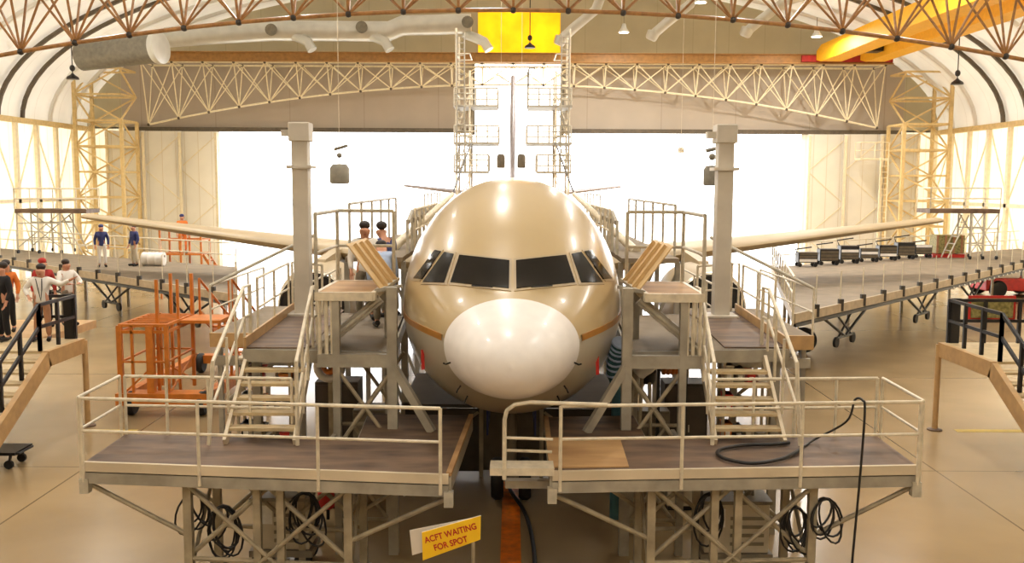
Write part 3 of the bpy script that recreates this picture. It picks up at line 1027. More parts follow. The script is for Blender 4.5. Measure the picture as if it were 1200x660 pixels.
    fl = MB().prism([h0, h1, h1 + up, h0 + up], Vector((-sg * .045, 0, -.03))).build('flap_board', 'flap', T, label='hinged tan flap board tilted up')
    for k in (.2, .5, .8):
        q = lerp(h0, h1, k)
        MB().bar(q + Vector((-sg * .06, 0, 0)), q + up * .98 + Vector((-sg * .06, 0, 0)), .05, .06).build('batten', 'flap', fl)
    MB().bar(h0 + Vector((-sg * .05, -.02, -.02)), h1 + Vector((-sg * .05, 0, -.02)), .05).build('hinge', 'galv', fl)
    MB().bar((xd, 14.3, ZU), (xd - sg * .42, 14.3, ZU + .08), .06, .05).build('flap_support', 'grey', T)
    MB().bar((xd, 15.9, ZU), (xd - sg * .12, 15.9, ZU + .06), .06, .05).build('flap_support', 'grey', T)
    # short inner flight from the dock up to the upper deck
    st = thing('inner_stair', 'short grey stair from the %s middle dock up to the upper deck' % sd, 'stairs', (xo - sg * .1, 15.0, ZM))
    f0, f1 = Vector((xo + sg * .02, 14.75, ZM + .03)), Vector((xi + sg * .2, 14.75, ZU - .12))
    stair(st, f0 , f1, Vector((0, .42, 0)), 4, 'grey', 'grey', .2, .14)
    for yy in (14.3, 15.2):
        MB().tube(Vector((f0.x, yy, f0.z + .0)), Vector((f1.x, yy, f1.z + .0)), .03, 8).build('stair_rail', 'galv', st, True)
    # tall gantry post bolted to the dock
    q = AT(355, 300, 18.3) if sg < 0 else AT(846, 300, 18.3)
    q.z = ZM + .02
    g = thing('gantry_post', 'tall grey steel post with capped head standing on the %s middle dock' % sd, 'post', q)
    ztop = AT(355, 150, 18.3).z
    MB().box(q.x - .155, q.x + .155, q.y - .155, q.y + .155, ZM + .03, ztop).build('shaft', 'postgrey', g, bevel=.02)
    MB().box(q.x - .3, q.x + .3, q.y - .3, q.y + .3, ZM + .02, ZM + .06).build('base_plate', 'postgrey', g)
    MB().box(q.x - .2, q.x + .2, q.y - .2, q.y + .2, ztop - .26, ztop + .1).build('head_box', 'postgrey', g, bevel=.02)
    MB().box(q.x - .36, q.x - .17, q.y - .1, q.y + .1, ztop - .16, ztop - .04).build('head_bracket', 'postgrey', g)
    MB().box(q.x - .24, q.x + .24, q.y - .22, q.y + .22, ztop - .78, ztop - .72).build('collar', 'postgrey', g)

# walkways that lead from the mid docks out to the wing docks
for sg in (-1, 1):
    x0, x1 = sg * 4.35, sg * 6.3
    a, b = min(x0, x1), max(x0, x1)
    t = thing('link_walkway', 'short railed walkway behind the %s gantry post leading to the wing dock' % SIDE[sg], 'walkway', ((a + b) / 2, 21.6, 0))
    MB().box(a, b, 19.4, 23.8, 2.52, 2.6).build('deck', 'deckgrey', t)
    MB().box(a, b, 19.33, 19.4, 2.32, 2.62).build('fascia_board', 'beigefascia', t)
    MB().box(a, b, 19.5, 19.6, 1.9, 2.1).build('lower_beam', 'grey', t)
    guardrail(t, [(x1, 19.45, 2.6), (x1, 23.7, 2.6)], 1.0, spacing=1.4)
    guardrail(t, [(x0, 19.45, 2.6), (x0, 23.7, 2.6)], 1.0, spacing=1.4)
    for x in (a + .1, b - .1):
        for y in (19.7, 23.5):
            MB().bar((x, y, 0), (x, y, 2.52), .1).build('leg', 'grey', t)
    MB().tube((a + .1, 19.65, 1.0), (b - .1, 19.65, 2.4), .04, 8).build('brace', 'grey', t, True)
    MB().tube((x1, 19.5, 3.6), (x0, 20.6, 4.6), .035, 8).build('raking_rail', 'galv', t, True)


# wing docks
def wing_dock(sg, near, back):
    z = 2.2
    n0, n1 = [ON(p[0], p[1], z) for p in near]
    b0, b1 = [ON(p[0], p[1], z) for p in back]
    P = [n0, n1, b1, b0]
    c = mid(P); c.z = 0
    t = thing('wing_dock', 'long grey raised dock running under the %s wing' % SIDE[sg], 'platform', c)
    deck(t, P, .08, 'deckgrey')
    up = Vector((0, 0, 1))
    MB().bar(n0 - up * .1, n1 - up * .1, .08, .26).build('fascia_board', 'dockedge', t)
    MB().bar(n0 - up * .3, n1 - up * .3, .1, .1).build('lower_beam', 'black', t)
    MB().bar(b0 - up * .14, b1 - up * .14, .08, .26).build('edge_beam', 'dockedge', t)
    MB().bar(n0 - up * .14, b0 - up * .14, .08, .26).build('edge_beam', 'dockedge', t)
    guardrail(t, [b0, b1], 1.0, spacing=1.7, r=.03)
    guardrail(t, [n0 + (b0 - n0) * .03, b0], 1.0, spacing=1.7, r=.03)
    L = (n1 - n0).length
    d = (n1 - n0).normalized()
    inw = (b0 - n0).normalized()
    k = 0
    s = 1.4
    while s < L - .5:
        q = n0 + d * s
        MB().box(q.x - .07, q.x + .07, q.y - .07, q.y + .07, z - .2, z + .16).build('rail_socket', 'strap', t)
        MB().tube(q + Vector((0, .05, .1)), q + Vector((0, .05, 1.0)), .018, 6).build('rail_post', 'galvw', t, True)
        s += 1.7
    # stowed black outrigger frames with casters, and the real legs along the back
    for s in (L * .14, L * .42, L * .66):
        r0 = n0 + d * s + inw * .5
        tr = MB()
        tr.tube(r0 + d * -1.5 + up * -.35, r0 + d * .2 + up * -1.1, .045, 8); tr.tube(r0 + d * 1.9 + up * -.35, r0 + d * .2 + up * -1.1, .045, 8)
        tr.tube(r0 + d * -.5 + up * -.35, r0 + up * -1.1 + d * .7, .035, 8); tr.tube(r0 + d * .7 + up * -.35, r0 + up * -1.1 - d * .3, .035, 8)
        tr.tube(r0 + up * -1.1 - d * .5, r0 + up * -1.1 + d * .9, .045, 8)
        f = tr.build('outrigger', 'black', t, True)
        for e2 in (-.45, .8):
            w = r0 + d * e2 + up * -1.22
            MB().lathe([(.1, -.04), (.16, -.04), (.16, .04), (.1, .04)], w, d.cross(up), 14).build('caster_wheel', 'rubber', f, True)
    for i in range(6):
        q = lerp(b0, b1, .04 + i * .18) - inw * .5
        if abs(q.x) > 28: continue
        MB().bar((q.x, q.y, 0), (q.x, q.y, z - .08), .12).build('leg', 'leggrey', t)
        q2 = q - inw * 3.2
        MB().bar((q2.x, q2.y, 0), (q2.x, q2.y, z - .08), .1).build('leg', 'leggrey', t)
    return t, P, d, inw


WL, WLP, dWL, iWL = wing_dock(-1, [(277, 346), (-8, 302)], [(277, 313), (0, 291)])
WR, WRP, dWR, iWR = wing_dock(1, [(931, 369), (1206, 307)], [(905, 313), (1200, 291)])
# row of pale balls, stand-ins for beam openings, below the right wing dock's near edge
for k in range(16):
    q = lerp(WRP[0], WRP[1], .55 + k * .027) + Vector((0, -.07, -.34))
    MB().ball(q, .055, 8).build('edge_dot', 'whiteplastic', WR, True)


# scaffold stands on the wing docks, by the wing tips
def scaffold(sg, pxs, yd, Yp, lab):
    a, b = AT(pxs[0], yd, Yp), AT(pxs[1], yd, Yp)
    x0, x1, z = a.x, b.x, a.z
    if sg > 0: z = AT(pxs[0], yd - 2, Yp).z
    t = thing('scaffold_stand', lab, 'scaffold', ((x0 + x1) / 2, Yp, 2.2))
    w = 1.5
    MB().box(x0, x1, Yp, Yp + w, z - .2, z).build('deck', 'deck', t)
    for s in ((x0, Yp), (x1, Yp), (x1, Yp + w), (x0, Yp + w)):
        pass
    guardrail(t, [(x0, Yp, z), (x1, Yp, z), (x1, Yp + w, z), (x0, Yp + w, z), (x0, Yp, z)], 1.0, spacing=1.4, r=.03)
    xl, xr = (x0, x0 + (x1 - x0) * .62) if sg < 0 else (x0 + (x1 - x0) * .6, x1 - .02)
    for x in (xl + .05, (xl + xr) / 2, xr):
        for y in (Yp + .06, Yp + w - .06):
            MB().tube((x, y, 2.3), (x, y, z - .1), .04, 8).build('leg', 'galv', t, True)
            MB().lathe([(.03, -.04), (.09, -.04), (.09, .04), (.03, .04)], (x, y, 2.3), (1, 0, 0), 10).build('caster', 'rubber', t, True)
    for y in (Yp + .06, Yp + w - .06):
        mb = MB()
        mb.tube((xl + .05, y, 2.5), (xr, y, z - .2), .03, 8); mb.tube((xr, y, 2.5), (xl + .05, y, z - .2), .03, 8)
        for zz in (2.9, 3.7): mb.tube((xl + .05, y, zz), (xr, y, zz), .028, 8)
        mb.build('brace', 'galv', t, True)
    xe = xr + .9 if sg < 0 else xl - .9
    xs = xr if sg < 0 else xl
    mb = MB()
    for y in (Yp + .3, Yp + 1.0):
        mb.tube((xs, y, z - .3), (xe, y, 2.25), .035, 8)
    for k in range(1, 6):
        q = lerp((xs, 0, z - .3), (xe, 0, 2.25), k / 6)
        mb.tube((q.x, Yp + .3, q.z), (q.x, Yp + 1.0, q.z), .025, 6)
    mb.build('ladder', 'galv', t, True)
    return t


scaffold(-1, (17, 101), 245, 46.0, 'scaffold stand with brown deck and ladder by the left wing tip')
scaffold(1, (1090, 1172), 247, 45.0, 'scaffold stand with thin rails by the right wing tip')

# docks along the fuselage, behind the towers
for sg in (-1, 1):
    for (y0, y1, lab) in ((19.6, 28.3, "forward"), (37.0, 45.5, 'rear')):
        t = thing('fuselage_dock', 'railed %s dock along the %s flank of the fuselage' % (lab, SIDE[sg]), 'platform', (sg * 2.9, (y0 + y1) / 2, 0))
        xa, xb = sg * 2.3, sg * 3.5
        MB().box(min(xa, xb), max(xa, xb), y0, y1, 4.1, 4.2).build('deck', 'deckgrey', t)
        guardrail(t, [(xb, y0 + .6, 4.2), (xb, y1, 4.2)], 1.1, spacing=1.5, mids=(), r=.03, m='galv')
        guardrail(t, [(xa - sg * .05, y0 + 2, 4.2), (xa - sg * .05, y1, 4.2)], .95, spacing=1.1, r=.03, m='galvw')
        n = 4
        for i in range(n):
            y = y0 + .2 + (y1 - y0 - .4) * i / (n - 1)
            for x in (xa, xb):
                MB().bar((x, y, 0), (x, y, 4.1), .1).build('leg', 'grey', t)
            MB().tube((xa, y, 1.0), (xb, y, 3.9), .04, 8).build('brace', 'grey', t, True)
        for i in range(8):
            y = y0 + 1 + (y1 - y0 - 2) * i / 7
            MB().bar((xa, y, 4.2), (xa, y, 4.2 + .75 + .12 * (i % 2)), .06).build('bumper_post', 'galv', t)
            MB().bar((xa - sg * .02, y, 4.9), (xa - sg * .02, y + .9, 5.1), .07, .1).build('bumper_arm', 'grey', t)

# raking telescopic poles over the forward docks
for sg in (-1, 1):
    px = (lambda v: v) if sg < 0 else (lambda v: 1203 - v)
    a, b, c = AT(px(457), 285, 21.5), AT(px(530), 228, 27.0), AT(px(552), 168, 33.0)
    t = thing('raking_pole', 'white raking pole with thin stay cable above the %s fuselage dock' % SIDE[sg], 'pole', (a.x, a.y, 4.2))
    MB().tube((a.x, a.y, 4.2), b, .11, 10, .07).build('tube', 'galvw', t, True)
    MB().tube(b, c, .025, 6).build('stay_cable', 'strap', t, True)

# tail scaffold towers each side of the fin
for sg in (-1, 1):
    t = thing('tail_tower', 'tall pale scaffold tower on the %s side of the tail fin' % SIDE[sg], 'scaffold', (sg * 2.3, 47.5, 0))
    xs_ = [sg * 2.75, sg * 2.1]
    for x in xs_:
        for y in (46.4, 48.8):
            MB().tube((x, y, 0), (x, y, 13.2 if x == xs_[0] else 11.2), .05, 8).build('post', 'galvw', t, True)
    for k in range(7):
        z = .6 + 1.9 * k
        mb = MB()
        for y in (46.4, 48.8):
            mb.tube((xs_[0], y, z), (xs_[1], y, z), .035, 6); mb.tube((xs_[0], y, z), (xs_[1], y, z + 1.9 if k < 5 else z), .03, 6)
        for x in xs_: mb.tube((x, 46.4, z), (x, 48.8, z), .035, 6); mb.tube((x, 46.4, z), (x, 48.8, z + 1.5 if k < 5 else z), .03, 6)
        mb.build('lattice', 'galvw', t, True)
    for z, xin in ((9.55, .75), (7.75, .7), (6.35, 1.2)):
        MB().box(min(sg * xin, sg * 2.9), max(sg * xin, sg * 2.9), 46.3, 48.9, z - .1, z).build('landing', 'grey', t)
        guardrail(t, [(sg * 2.85, 46.35, z), (sg * xin, 46.35, z), (sg * xin, 48.8, z)], .8, spacing=.55, mids=(.33, .66), r=.04, m='galv')
    mb = MB()
    for x in (sg * 2.35, sg * 2.72):
        mb.tube((x, 46.3, 6.3), (x, 46.3, 13.0), .035, 6)
    for k in range(22):
        mb.tube((sg * 2.35, 46.3, 6.5 + .3 * k), (sg * 2.72, 46.3, 6.5 + .3 * k), .025, 6)
    mb.build('ladder', 'grey', t, True)
    if sg > 0:
        MB().path([(.75, 47, 9.5), (.75, 47, 11.2), (.8, 47, 11.4), (1.1, 47, 11.4)], .05, 8).build('davit', 'ductdark', t, True)

# low dock under the belly, behind the nose wheel
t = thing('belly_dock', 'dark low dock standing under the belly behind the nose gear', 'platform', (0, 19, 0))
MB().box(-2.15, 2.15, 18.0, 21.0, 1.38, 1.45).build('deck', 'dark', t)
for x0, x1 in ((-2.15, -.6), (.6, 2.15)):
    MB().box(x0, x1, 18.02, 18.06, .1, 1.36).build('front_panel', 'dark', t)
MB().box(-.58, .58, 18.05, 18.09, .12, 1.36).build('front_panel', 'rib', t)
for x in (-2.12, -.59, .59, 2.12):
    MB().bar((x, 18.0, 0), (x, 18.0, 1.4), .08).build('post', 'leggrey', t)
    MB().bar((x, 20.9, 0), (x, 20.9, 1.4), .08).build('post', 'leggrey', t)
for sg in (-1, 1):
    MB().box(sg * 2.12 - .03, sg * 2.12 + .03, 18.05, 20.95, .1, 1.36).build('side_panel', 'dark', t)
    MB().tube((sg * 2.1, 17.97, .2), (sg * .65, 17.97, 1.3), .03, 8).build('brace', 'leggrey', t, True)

# cabinets and cases parked under the mid docks
for sg in (-1, 1):
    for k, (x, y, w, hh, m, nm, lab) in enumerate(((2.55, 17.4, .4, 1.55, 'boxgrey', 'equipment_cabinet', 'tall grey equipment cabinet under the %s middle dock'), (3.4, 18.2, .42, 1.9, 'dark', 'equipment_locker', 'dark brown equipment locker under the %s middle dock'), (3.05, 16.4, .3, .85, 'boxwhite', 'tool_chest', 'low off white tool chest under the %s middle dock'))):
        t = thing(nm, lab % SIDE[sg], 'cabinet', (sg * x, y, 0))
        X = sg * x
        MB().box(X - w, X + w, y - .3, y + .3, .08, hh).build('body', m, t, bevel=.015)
        for s2 in (-1, 1):
            a_, b_2 = (X - w + .02, X - .01) if s2 < 0 else (X + .01, X + w - .02)
            dr = MB().box(a_, b_2, y - .32, y - .3, .14, hh - .06).build('door', m, t)
            MB().box(X + s2 * .05 - .012, X + s2 * .05 + .012, y - .345, y - .32, hh * .5, hh * .5 + .14).build('handle', 'galv', dr)
        MB().box(X - w + .03, X + w - .03, y - .27, y + .27, 0, .08).build('plinth', 'black', t)
# ================================================================== visitor stairs at both edges
for sg in (-1, 1):
    sd = SIDE[sg]
    xi, xo = sg * 10.1, sg * 13.4
    y0, y1, zl = (20.0, 21.7, 2.1) if sg < 0 else (19.3, 21.7, 2.1)
    t = thing('visitor_stair', 'beige viewing stair with black railings at the %s edge of the picture' % sd, 'stairs', (sg * 11.7, y0, 0))
    a, b = min(xi, xo), max(xi, xo)
    MB().box(a, b, y0, y1, zl - .06, zl).build('landing', 'stairtread', t)
    if sg < 0:
        MB().box(-15, -11.0, y1, 24.6, zl - .2, zl).build('gallery', 'beigefascia', t)
    foot = Vector((xi, y0 - 3.55, .06))
    for x in (xi, xo):
        x2 = x + (-sg * .06 if x == xi else sg * .06)
        MB().bar((x2, y0 - .02, zl - .17), (x2, y1, zl - .17), .12, .34).build('landing_beam', 'beigefascia', t)
        MB().bar((x2, y0, zl - .17), (x2, foot.y, -.02), .12, .36).build('stringer', 'beigefascia', t)
    n = 11
    for i in range(n):
        f = (i + .5) / n
        y = y0 - 3.5 * (i + 1) / (n + .5)
        z = zl - (zl) * (i + 1) / (n + 1)
        MB().box(a + .01, b - .01, y, y + .3, z - .05, z).build('tread', 'stairtread', t)
    for (x, y) in ((xi - sg * .1, y1), (xo, y1), (xo, y0)):
        MB().tube((x, y, .05), (x, y, zl - .05), .065, 12).build('support_post', 'beigefascia', t, True)
        MB().lathe([(.17, 0), (.17, .03), (.08, .05)], (x, y, 0), (0, 0, 1), 16).build('foot_plate', 'deck', t)
    up = Vector((0, 0, 1))
    def black_rail(pts, step):
        pts = [Vector(p) for p in pts]
        for hh in (1.0, .52):
            for p, q in zip(pts[:-1], pts[1:]):
                MB().bar(p + up * hh, q + up * hh, .055, .07).build('black_rail', 'black', t)
        for p, q in zip(pts[:-1], pts[1:]):
            k = max(1, round((q - p).length / step))
            for j in range(k + 1):
                c = lerp(p, q, j / k)
                MB().bar(c, c + up * 1.02, .07).build('black_post', 'black', t)
    black_rail([(xi + sg * .08, y1 - .05, zl), (xi + sg * .08, y0, zl), (xi + sg * .08, foot.y + .3, .2)], .85)
    black_rail([(xi + sg * .1, y1 - .08, zl), ((-11.0 if sg < 0 else xo), y1 - .08, zl)], .9)
    black_rail([(xi + sg * 1.55, y0 - .1, zl - .1), (xi + sg * 1.55, foot.y + .3, .2)], 1.0)
    MB().bar((xi + sg * .2, y1 - .1, zl), (xi + sg * .2, y1 - .1, zl + 1.05), .2, .06).build('gate_panel', 'black', t)
n_ = thing('notice_board', 'red framed notice board hanging on the right viewing stair railing', 'notice board', (11.2, 21.75, 2.6))
MB().box(10.65, 11.75, 21.72, 21.75, 2.62, 3.2).build('board_frame', 'red', n_)
MB().box(10.71, 11.69, 21.70, 21.73, 2.68, 3.14).build('board_face', 'boardpic', n_)


# ================================================================== people
def skin_mesh(name, m, parent, verts, edges, radii, mtx, sub=1, root=0):
    me = bpy.data.meshes.new(name)
    me.from_pydata([mtx @ Vector(v) for v in verts], edges, [])
    o = bpy.data.objects.new(name, me)
    COL.objects.link(o)
    o.parent = parent
    sk = o.modifiers.new('skin', 'SKIN')
    sk.use_smooth_shade = True
    lay = me.skin_vertices[0].data
    for i, r in enumerate(radii):
        lay[i].radius = (r, r) if not isinstance(r, tuple) else r
        lay[i].use_root = (i == root)
    sb = o.modifiers.new('sub', 'SUBSURF'); sb.levels = sub; sb.render_levels = sub
    me.materials.append(M[m])
    return o


def person(label, loc, heading, shirt='whitecloth', trousers='tan', hairc='hair', arms=None, bend=0.0, legs=None, h=1.74, group=None, long_sleeve=True, cap=None, kneel=False):
    t = thing('person', label, 'person', loc, group)
    s = h / 1.74
    J = {'pelvis': (0, 0, .95), 'spine': (0, .01, 1.14), 'chest': (0, .01, 1.34), 'neck': (0, .01, 1.5), 'head': (0, -.02, 1.59), 'top': (0, -.01, 1.66)}
    for k, sx in (('R', -1), ('L', 1)):
        J['sh' + k] = (sx * .18, .01, 1.41); J['el' + k] = (sx * .26, .03, 1.13); J['wr' + k] = (sx * .25, -.08, .9)
        J['hip' + k] = (sx * .09, 0, .9); J['kn' + k] = (sx * .11, -.02, .5); J['an' + k] = (sx * .12, .02, .09); J['toe' + k] = (sx * .14, -.15, .04)
    if kneel:
        for k, sx in (('R', -1), ('L', 1)):
            J['kn' + k] = (sx * .13, -.3, .83); J['an' + k] = (sx * .13, -.08, .5); J['toe' + k] = (sx * .13, -.24, .46)
    for src in (legs or {}, arms or {}):
        J.update(src)
    drop = .42 if kneel else 0
    R = Matrix.Translation((0, 0, .95)) @ Matrix.Rotation(bend, 4, 'X') @ Matrix.Translation((0, 0, -.95))
    for k in J:
        v = Vector(J[k])
        if k in ('spine', 'chest', 'neck', 'head', 'top', 'shR', 'shL', 'elR', 'elL', 'wrR', 'wrL'):
            v = R @ v
        J[k] = v - Vector((0, 0, drop))
    mtx = Matrix.Rotation(heading, 4, 'Z') @ Matrix.Diagonal((s, s, s, 1))
    V, E, Rr = [], [], []

    def add(p, r, par=None):
        V.append(Vector(p)); Rr.append(r * s)
        if par is not None: E.append((par, len(V) - 1))
        return len(V) - 1
    pe = add(J['pelvis'], .13); sp_ = add(J['spine'], .125, pe); ch = add(J['chest'], .13, sp_); ne = add(J['neck'], .055, ch)
    hd = add(J['head'], .092, ne); tp = add(J['top'], .1, hd)
    fw = (R.to_3x3() @ Vector((0, -1, 0)))
    add(J['head'] + fw * .1 + Vector((0, 0, -.0)), .016, hd)
    for sx in (-1, 1): add(J['head'] + Vector((sx * .095, .02, .0)), .018, hd)
    for k in 'RL':
        a = add(J['sh' + k], .062, ch); b = add(J['el' + k], .045, a); c = add(J['wr' + k], .03, b)
        d = (J['wr' + k] - J['el' + k]).normalized()
        palm = add(J['wr' + k] + d * .07, .034, c)
        side = d.cross(Vector((0, 0, 1)))
        side = side.normalized() if side.length > .1 else Vector((0, 1, 0))
        for i, (o_, ln) in enumerate(((-.03, .075), (-.01, .09), (.01, .085), (.03, .065))):
            q = J['wr' + k] + d * .1 + side * o_
            f1 = add(q, .009, palm); f2 = add(q + d * ln * .6 + fw * .01, .008, f1); add(q + d * ln + fw * .03, .007, f2)
        q = J['wr' + k] + d * .05 + side * -.045
        f1 = add(q, .01, palm); add(q + d * .045 + side * -.02, .009, f1)
        a = add(J['hip' + k], .088, pe); b = add(J['kn' + k], .058, a); c = add(J['an' + k], .04, b); add(J['toe' + k], .035, c)
    skin_mesh('body', 'skin', t, V, E, Rr, mtx)
    # shirt
    V, E, Rr = [], [], []
    pb = add(J['pelvis'] + Vector((0, 0, -.1)), .15); p0 = add(J['pelvis'], .158, pb); p1 = add(J['spine'], .15, p0); p2 = add(J['chest'], .158, p1); add(lerp(J['chest'], J['neck'], .75), .075, p2)
    for k in 'RL':
        a = add(J['sh' + k], .085, p2); b = add(J['el' + k], .062, a)
        if long_sleeve: add(lerp(J['el' + k], J['wr' + k], .92), .045, b)
    skin_mesh('shirt', shirt, t, V, E, Rr, mtx)
    V, E, Rr = [], [], []
    p9 = add(J['pelvis'] + Vector((0, 0, .06)), .14); p0 = add(J['pelvis'] + Vector((0, 0, -.02)), .147, p9)
    for k in 'RL':
        a = add(J['hip' + k], .108, p0); b = add(J['kn' + k], .078, a); add(J['an' + k] + Vector((0, 0, .03)), .065, b)
    skin_mesh('trousers', trousers, t, V, E, Rr, mtx)
    up = (J['top'] - J['head']).normalized()
    mb = MB(); mb.ball((0, 0, 0), .103 * s, 14, (1, 1.05, .8))
    c = mtx @ (J['top'] + up * .046 - fw * .05) + Vector(loc)
    mb.v = [v + c for v in mb.v]
    mb.build('hair' if not cap else 'cap', cap or hairc, t, True)
    for sx in (-1, 1):
        e = mtx @ (J['head'] + up * .035 + fw * .083 + Vector((sx * .033, 0, 0))) + Vector(loc)
        MB().ball(e, .011 * s, 8).build('eye', 'black', t, True)
    e = mtx @ (J['head'] + up * -.045 + fw * .08) + Vector(loc)
    MB().ball(e, .02 * s, 8, (1.2, .6, .35)).build('mouth', 'redcloth', t, True)
    for k in 'RL':
        a, b = mtx @ J['an' + k] + Vector(loc), mtx @ J['toe' + k] + Vector(loc)
        mb = MB(); mb.path([lerp(a, b, -.25) + Vector((0, 0, -.03)), lerp(a, b, .3) + Vector((0, 0, -.035)), b + Vector((0, 0, 0)), lerp(a, b, 1.2) + Vector((0, 0, -.0))], .048 * s, 10)
        zmin = min(v.z for v in mb.v)
        if not kneel:
            for v in mb.v: v.z = max(loc[2] + .005, v.z - (zmin - loc[2] - .005))
        mb.build('shoe', 'rubber', t, True)
    return t


man = person('person in white shirt and tan trousers pointing from the left viewing stair', (-10.75, 21.3, 2.1), .25, 'whitecloth', 'tan', h=1.74,
             arms={'elL': (.42, -.06, 1.3), 'wrL': (.66, -.16, 1.42), 'elR': (-.36, .04, 1.2), 'wrR': (-.24, -.16, 1.05)}, legs={'anR': (-.16, .05, .09), 'toeR': (-.2, -.12, .04)})
l0 = MB(); l0.path([(-10.8, 21.16, 3.55), (-10.72, 21.1, 3.3), (-10.68, 21.12, 3.05), (-10.64, 21.1, 3.3), (-10.66, 21.16, 3.55)], .012, 6)
l0.build('lanyard', 'black', man, True)
person('person dressed all in black standing behind the white shirt, at the left edge', (-11.62, 21.25, 2.1), -.5, 'blackcloth', 'blackcloth', h=1.78)
person('person in orange top on the gallery behind the person in black', (-12.25, 22.6, 2.1), .3, 'orangecloth', 'blackcloth', h=1.72)
person('person in red top on the gallery between the stair and the wing dock', (-11.75, 23.4, 2.1), .6, 'redcloth', 'blackcloth', h=1.7, cap='redcloth')
person('person in pale shirt holding papers on the gallery behind the white shirt', (-11.25, 23.6, 2.1), .9, 'whitecloth', 'boxgrey', h=1.66, arms={'elL': (.3, -.15, 1.15), 'wrL': (.15, -.33, 1.15), 'elR': (-.3, -.15, 1.15), 'wrR': (-.15, -.33, 1.15)})
person('dark-haired worker in cream shirt on the left dock below the round guard rail', (-2.78, 17.7, 3.15), .2, 'whitecloth', 'boxgrey', h=1.84)
person('worker in light blue shirt bending towards the left cockpit windows', (-2.3, 16.75, 3.15), PI + .2, 'ltblue', 'boxgrey', bend=1.05, h=1.86, arms={'elL': (.22, -.25, 1.2), 'wrL': (.18, -.45, 1.1), 'elR': (-.22, -.25, 1.2), 'wrR': (-.18, -.45, 1.1)})
person('worker in navy vest leaning towards the fuselage behind the light blue shirt', (-2.36, 18.0, 3.15), PI + .7, 'navy', 'boxgrey', bend=.4, h=1.86, long_sleeve=False, arms={'elL': (.22, -.25, 1.3), 'wrL': (.2, -.48, 1.4), 'elR': (-.22, -.25, 1.3), 'wrR': (-.18, -.48, 1.4)})
q = AT(119, 285, 39)
person('worker in blue top and pale trousers on the left wing dock beside the scaffold ladder', (q.x, 39, 2.2), .4, 'navy', 'whitecloth', cap='navy')
q = AT(157, 285, 39.5)
person('worker in navy top and cream trousers under the left wing beside the orange ladder stand', (q.x, 39.5, 2.2), -.6, 'navy', 'boxwhite', cap='navy')


# ================================================================== orange stands
def frame_box(mb, x0, x1, y0, y1, z0, z1, r):
    pass


x0, x1, ya, yb, zt = -9.6, -8.45, 22.7, 24.6, 2.25
xs_ = -7.85
t = thing('orange_work_stand', 'orange wheeled maintenance stand with tall guard posts and rear stair', 'work stand', ((x0 + x1) / 2, 25, 0))
for (x, y, hh, w) in ((x0, ya, zt, .12), (x0 + .75, ya, zt, .17), (x0, yb, zt, .08), (x1, yb, 3.35, .08), (x1, ya, zt, .1), (x1 - .55, yb, 3.35, .07), (x1 - .85, yb, 2.3, .06), (x1 - .32, ya + .3, 3.35, .07), (x1 - .02, ya + .9, 3.3, .06), (x0 + .3, ya, zt, .06)):
    MB().bar((x, y, .35), (x, y, hh), w).build('upright', 'orange', t)
for z in (zt, zt - .16, 1.35):
    mb = MB()
    for p, q in (((x0, ya), (x1, ya)), ((x1, ya), (x1, yb)), ((x1, yb), (x0, yb)), ((x0, yb), (x0, ya))):
        mb.bar((p[0], p[1], z), (q[0], q[1], z), .06, .07 if z > 2 else .045)
    mb.build('ring_beam', 'orange', t)
for k in range(6):
    y = ya + (yb - ya) * (k + .5) / 6
    MB().bar((x0, y, zt), (x1, y, zt), .07, .05).build('deck_bar', 'orange', t)
mb = MB(); mb.tube((x0, ya, .5), (x0 + .75, ya, 1.2), .025, 6); mb.tube((x0, yb, 1.2), (x1, yb, .5), .03, 6); mb.tube((x1, ya, .5), (x1, yb, 1.2), .03, 6)
mb.build('brace', 'orange', t, True)
MB().box(x0 - .1, x0 + .12, ya - .1, 28.2, .3, .55).build('chassis_beam', 'orange', t)
MB().box(xs_ + .2, xs_ + .42, ya - .1, 28.2, .3, .58).build('chassis_beam', 'orange', t)
MB().box(x0 - .1, xs_ + .42, ya - .15, ya + .35, .28, .58).build('chassis_cross', 'orange', t)
MB().box(x0 - .1, xs_ + .42, 27.9, 28.25, .3, .55).build('chassis_cross', 'orange', t)
stair(t, (xs_, 28.0, .5), (xs_, yb + .1, zt), Vector((.4, 0, 0)), 7, 'orange', 'orange', .22, .16)
MB().box(x1 - .05, xs_ + .43, ya + .9, yb + .12, zt - .08, zt).build('stair_landing', 'orange', t)
MB().bar((xs_ + .4, yb, .5), (xs_ + .4, yb, 3.2), .07).build('upright', 'orange', t)
MB().bar((xs_ + .4, ya + .95, .5), (xs_ + .4, ya + .95, zt), .07).build('upright', 'orange', t)
for xx in (xs_ - .43, xs_ + .43):
    MB().path([(xx, 28.0, 1.45), (xx, yb + .1, 3.2)], .035, 8).build('stair_rail', 'orange', t, True)
    for f in (0, .35, .7, 1):
        y = 28 + (yb + .1 - 28) * f; z = .5 + (zt - .5) * f
        MB().bar((xx, y, z), (xx, y, z + .95), .05).build('rail_post', 'orange', t)
for (x, y) in ((x0 + .2, ya + .1), (xs_ + .2, ya + .1), (x0 + .2, 28), (xs_ + .2, 28)):
    MB().lathe([(.08, -.1), (.26, -.1), (.3, -.05), (.3, .05), (.26, .1), (.08, .1)], (x, y, .3), (1, 0, 0), 20).build('wheel', 'rubber', t, True)

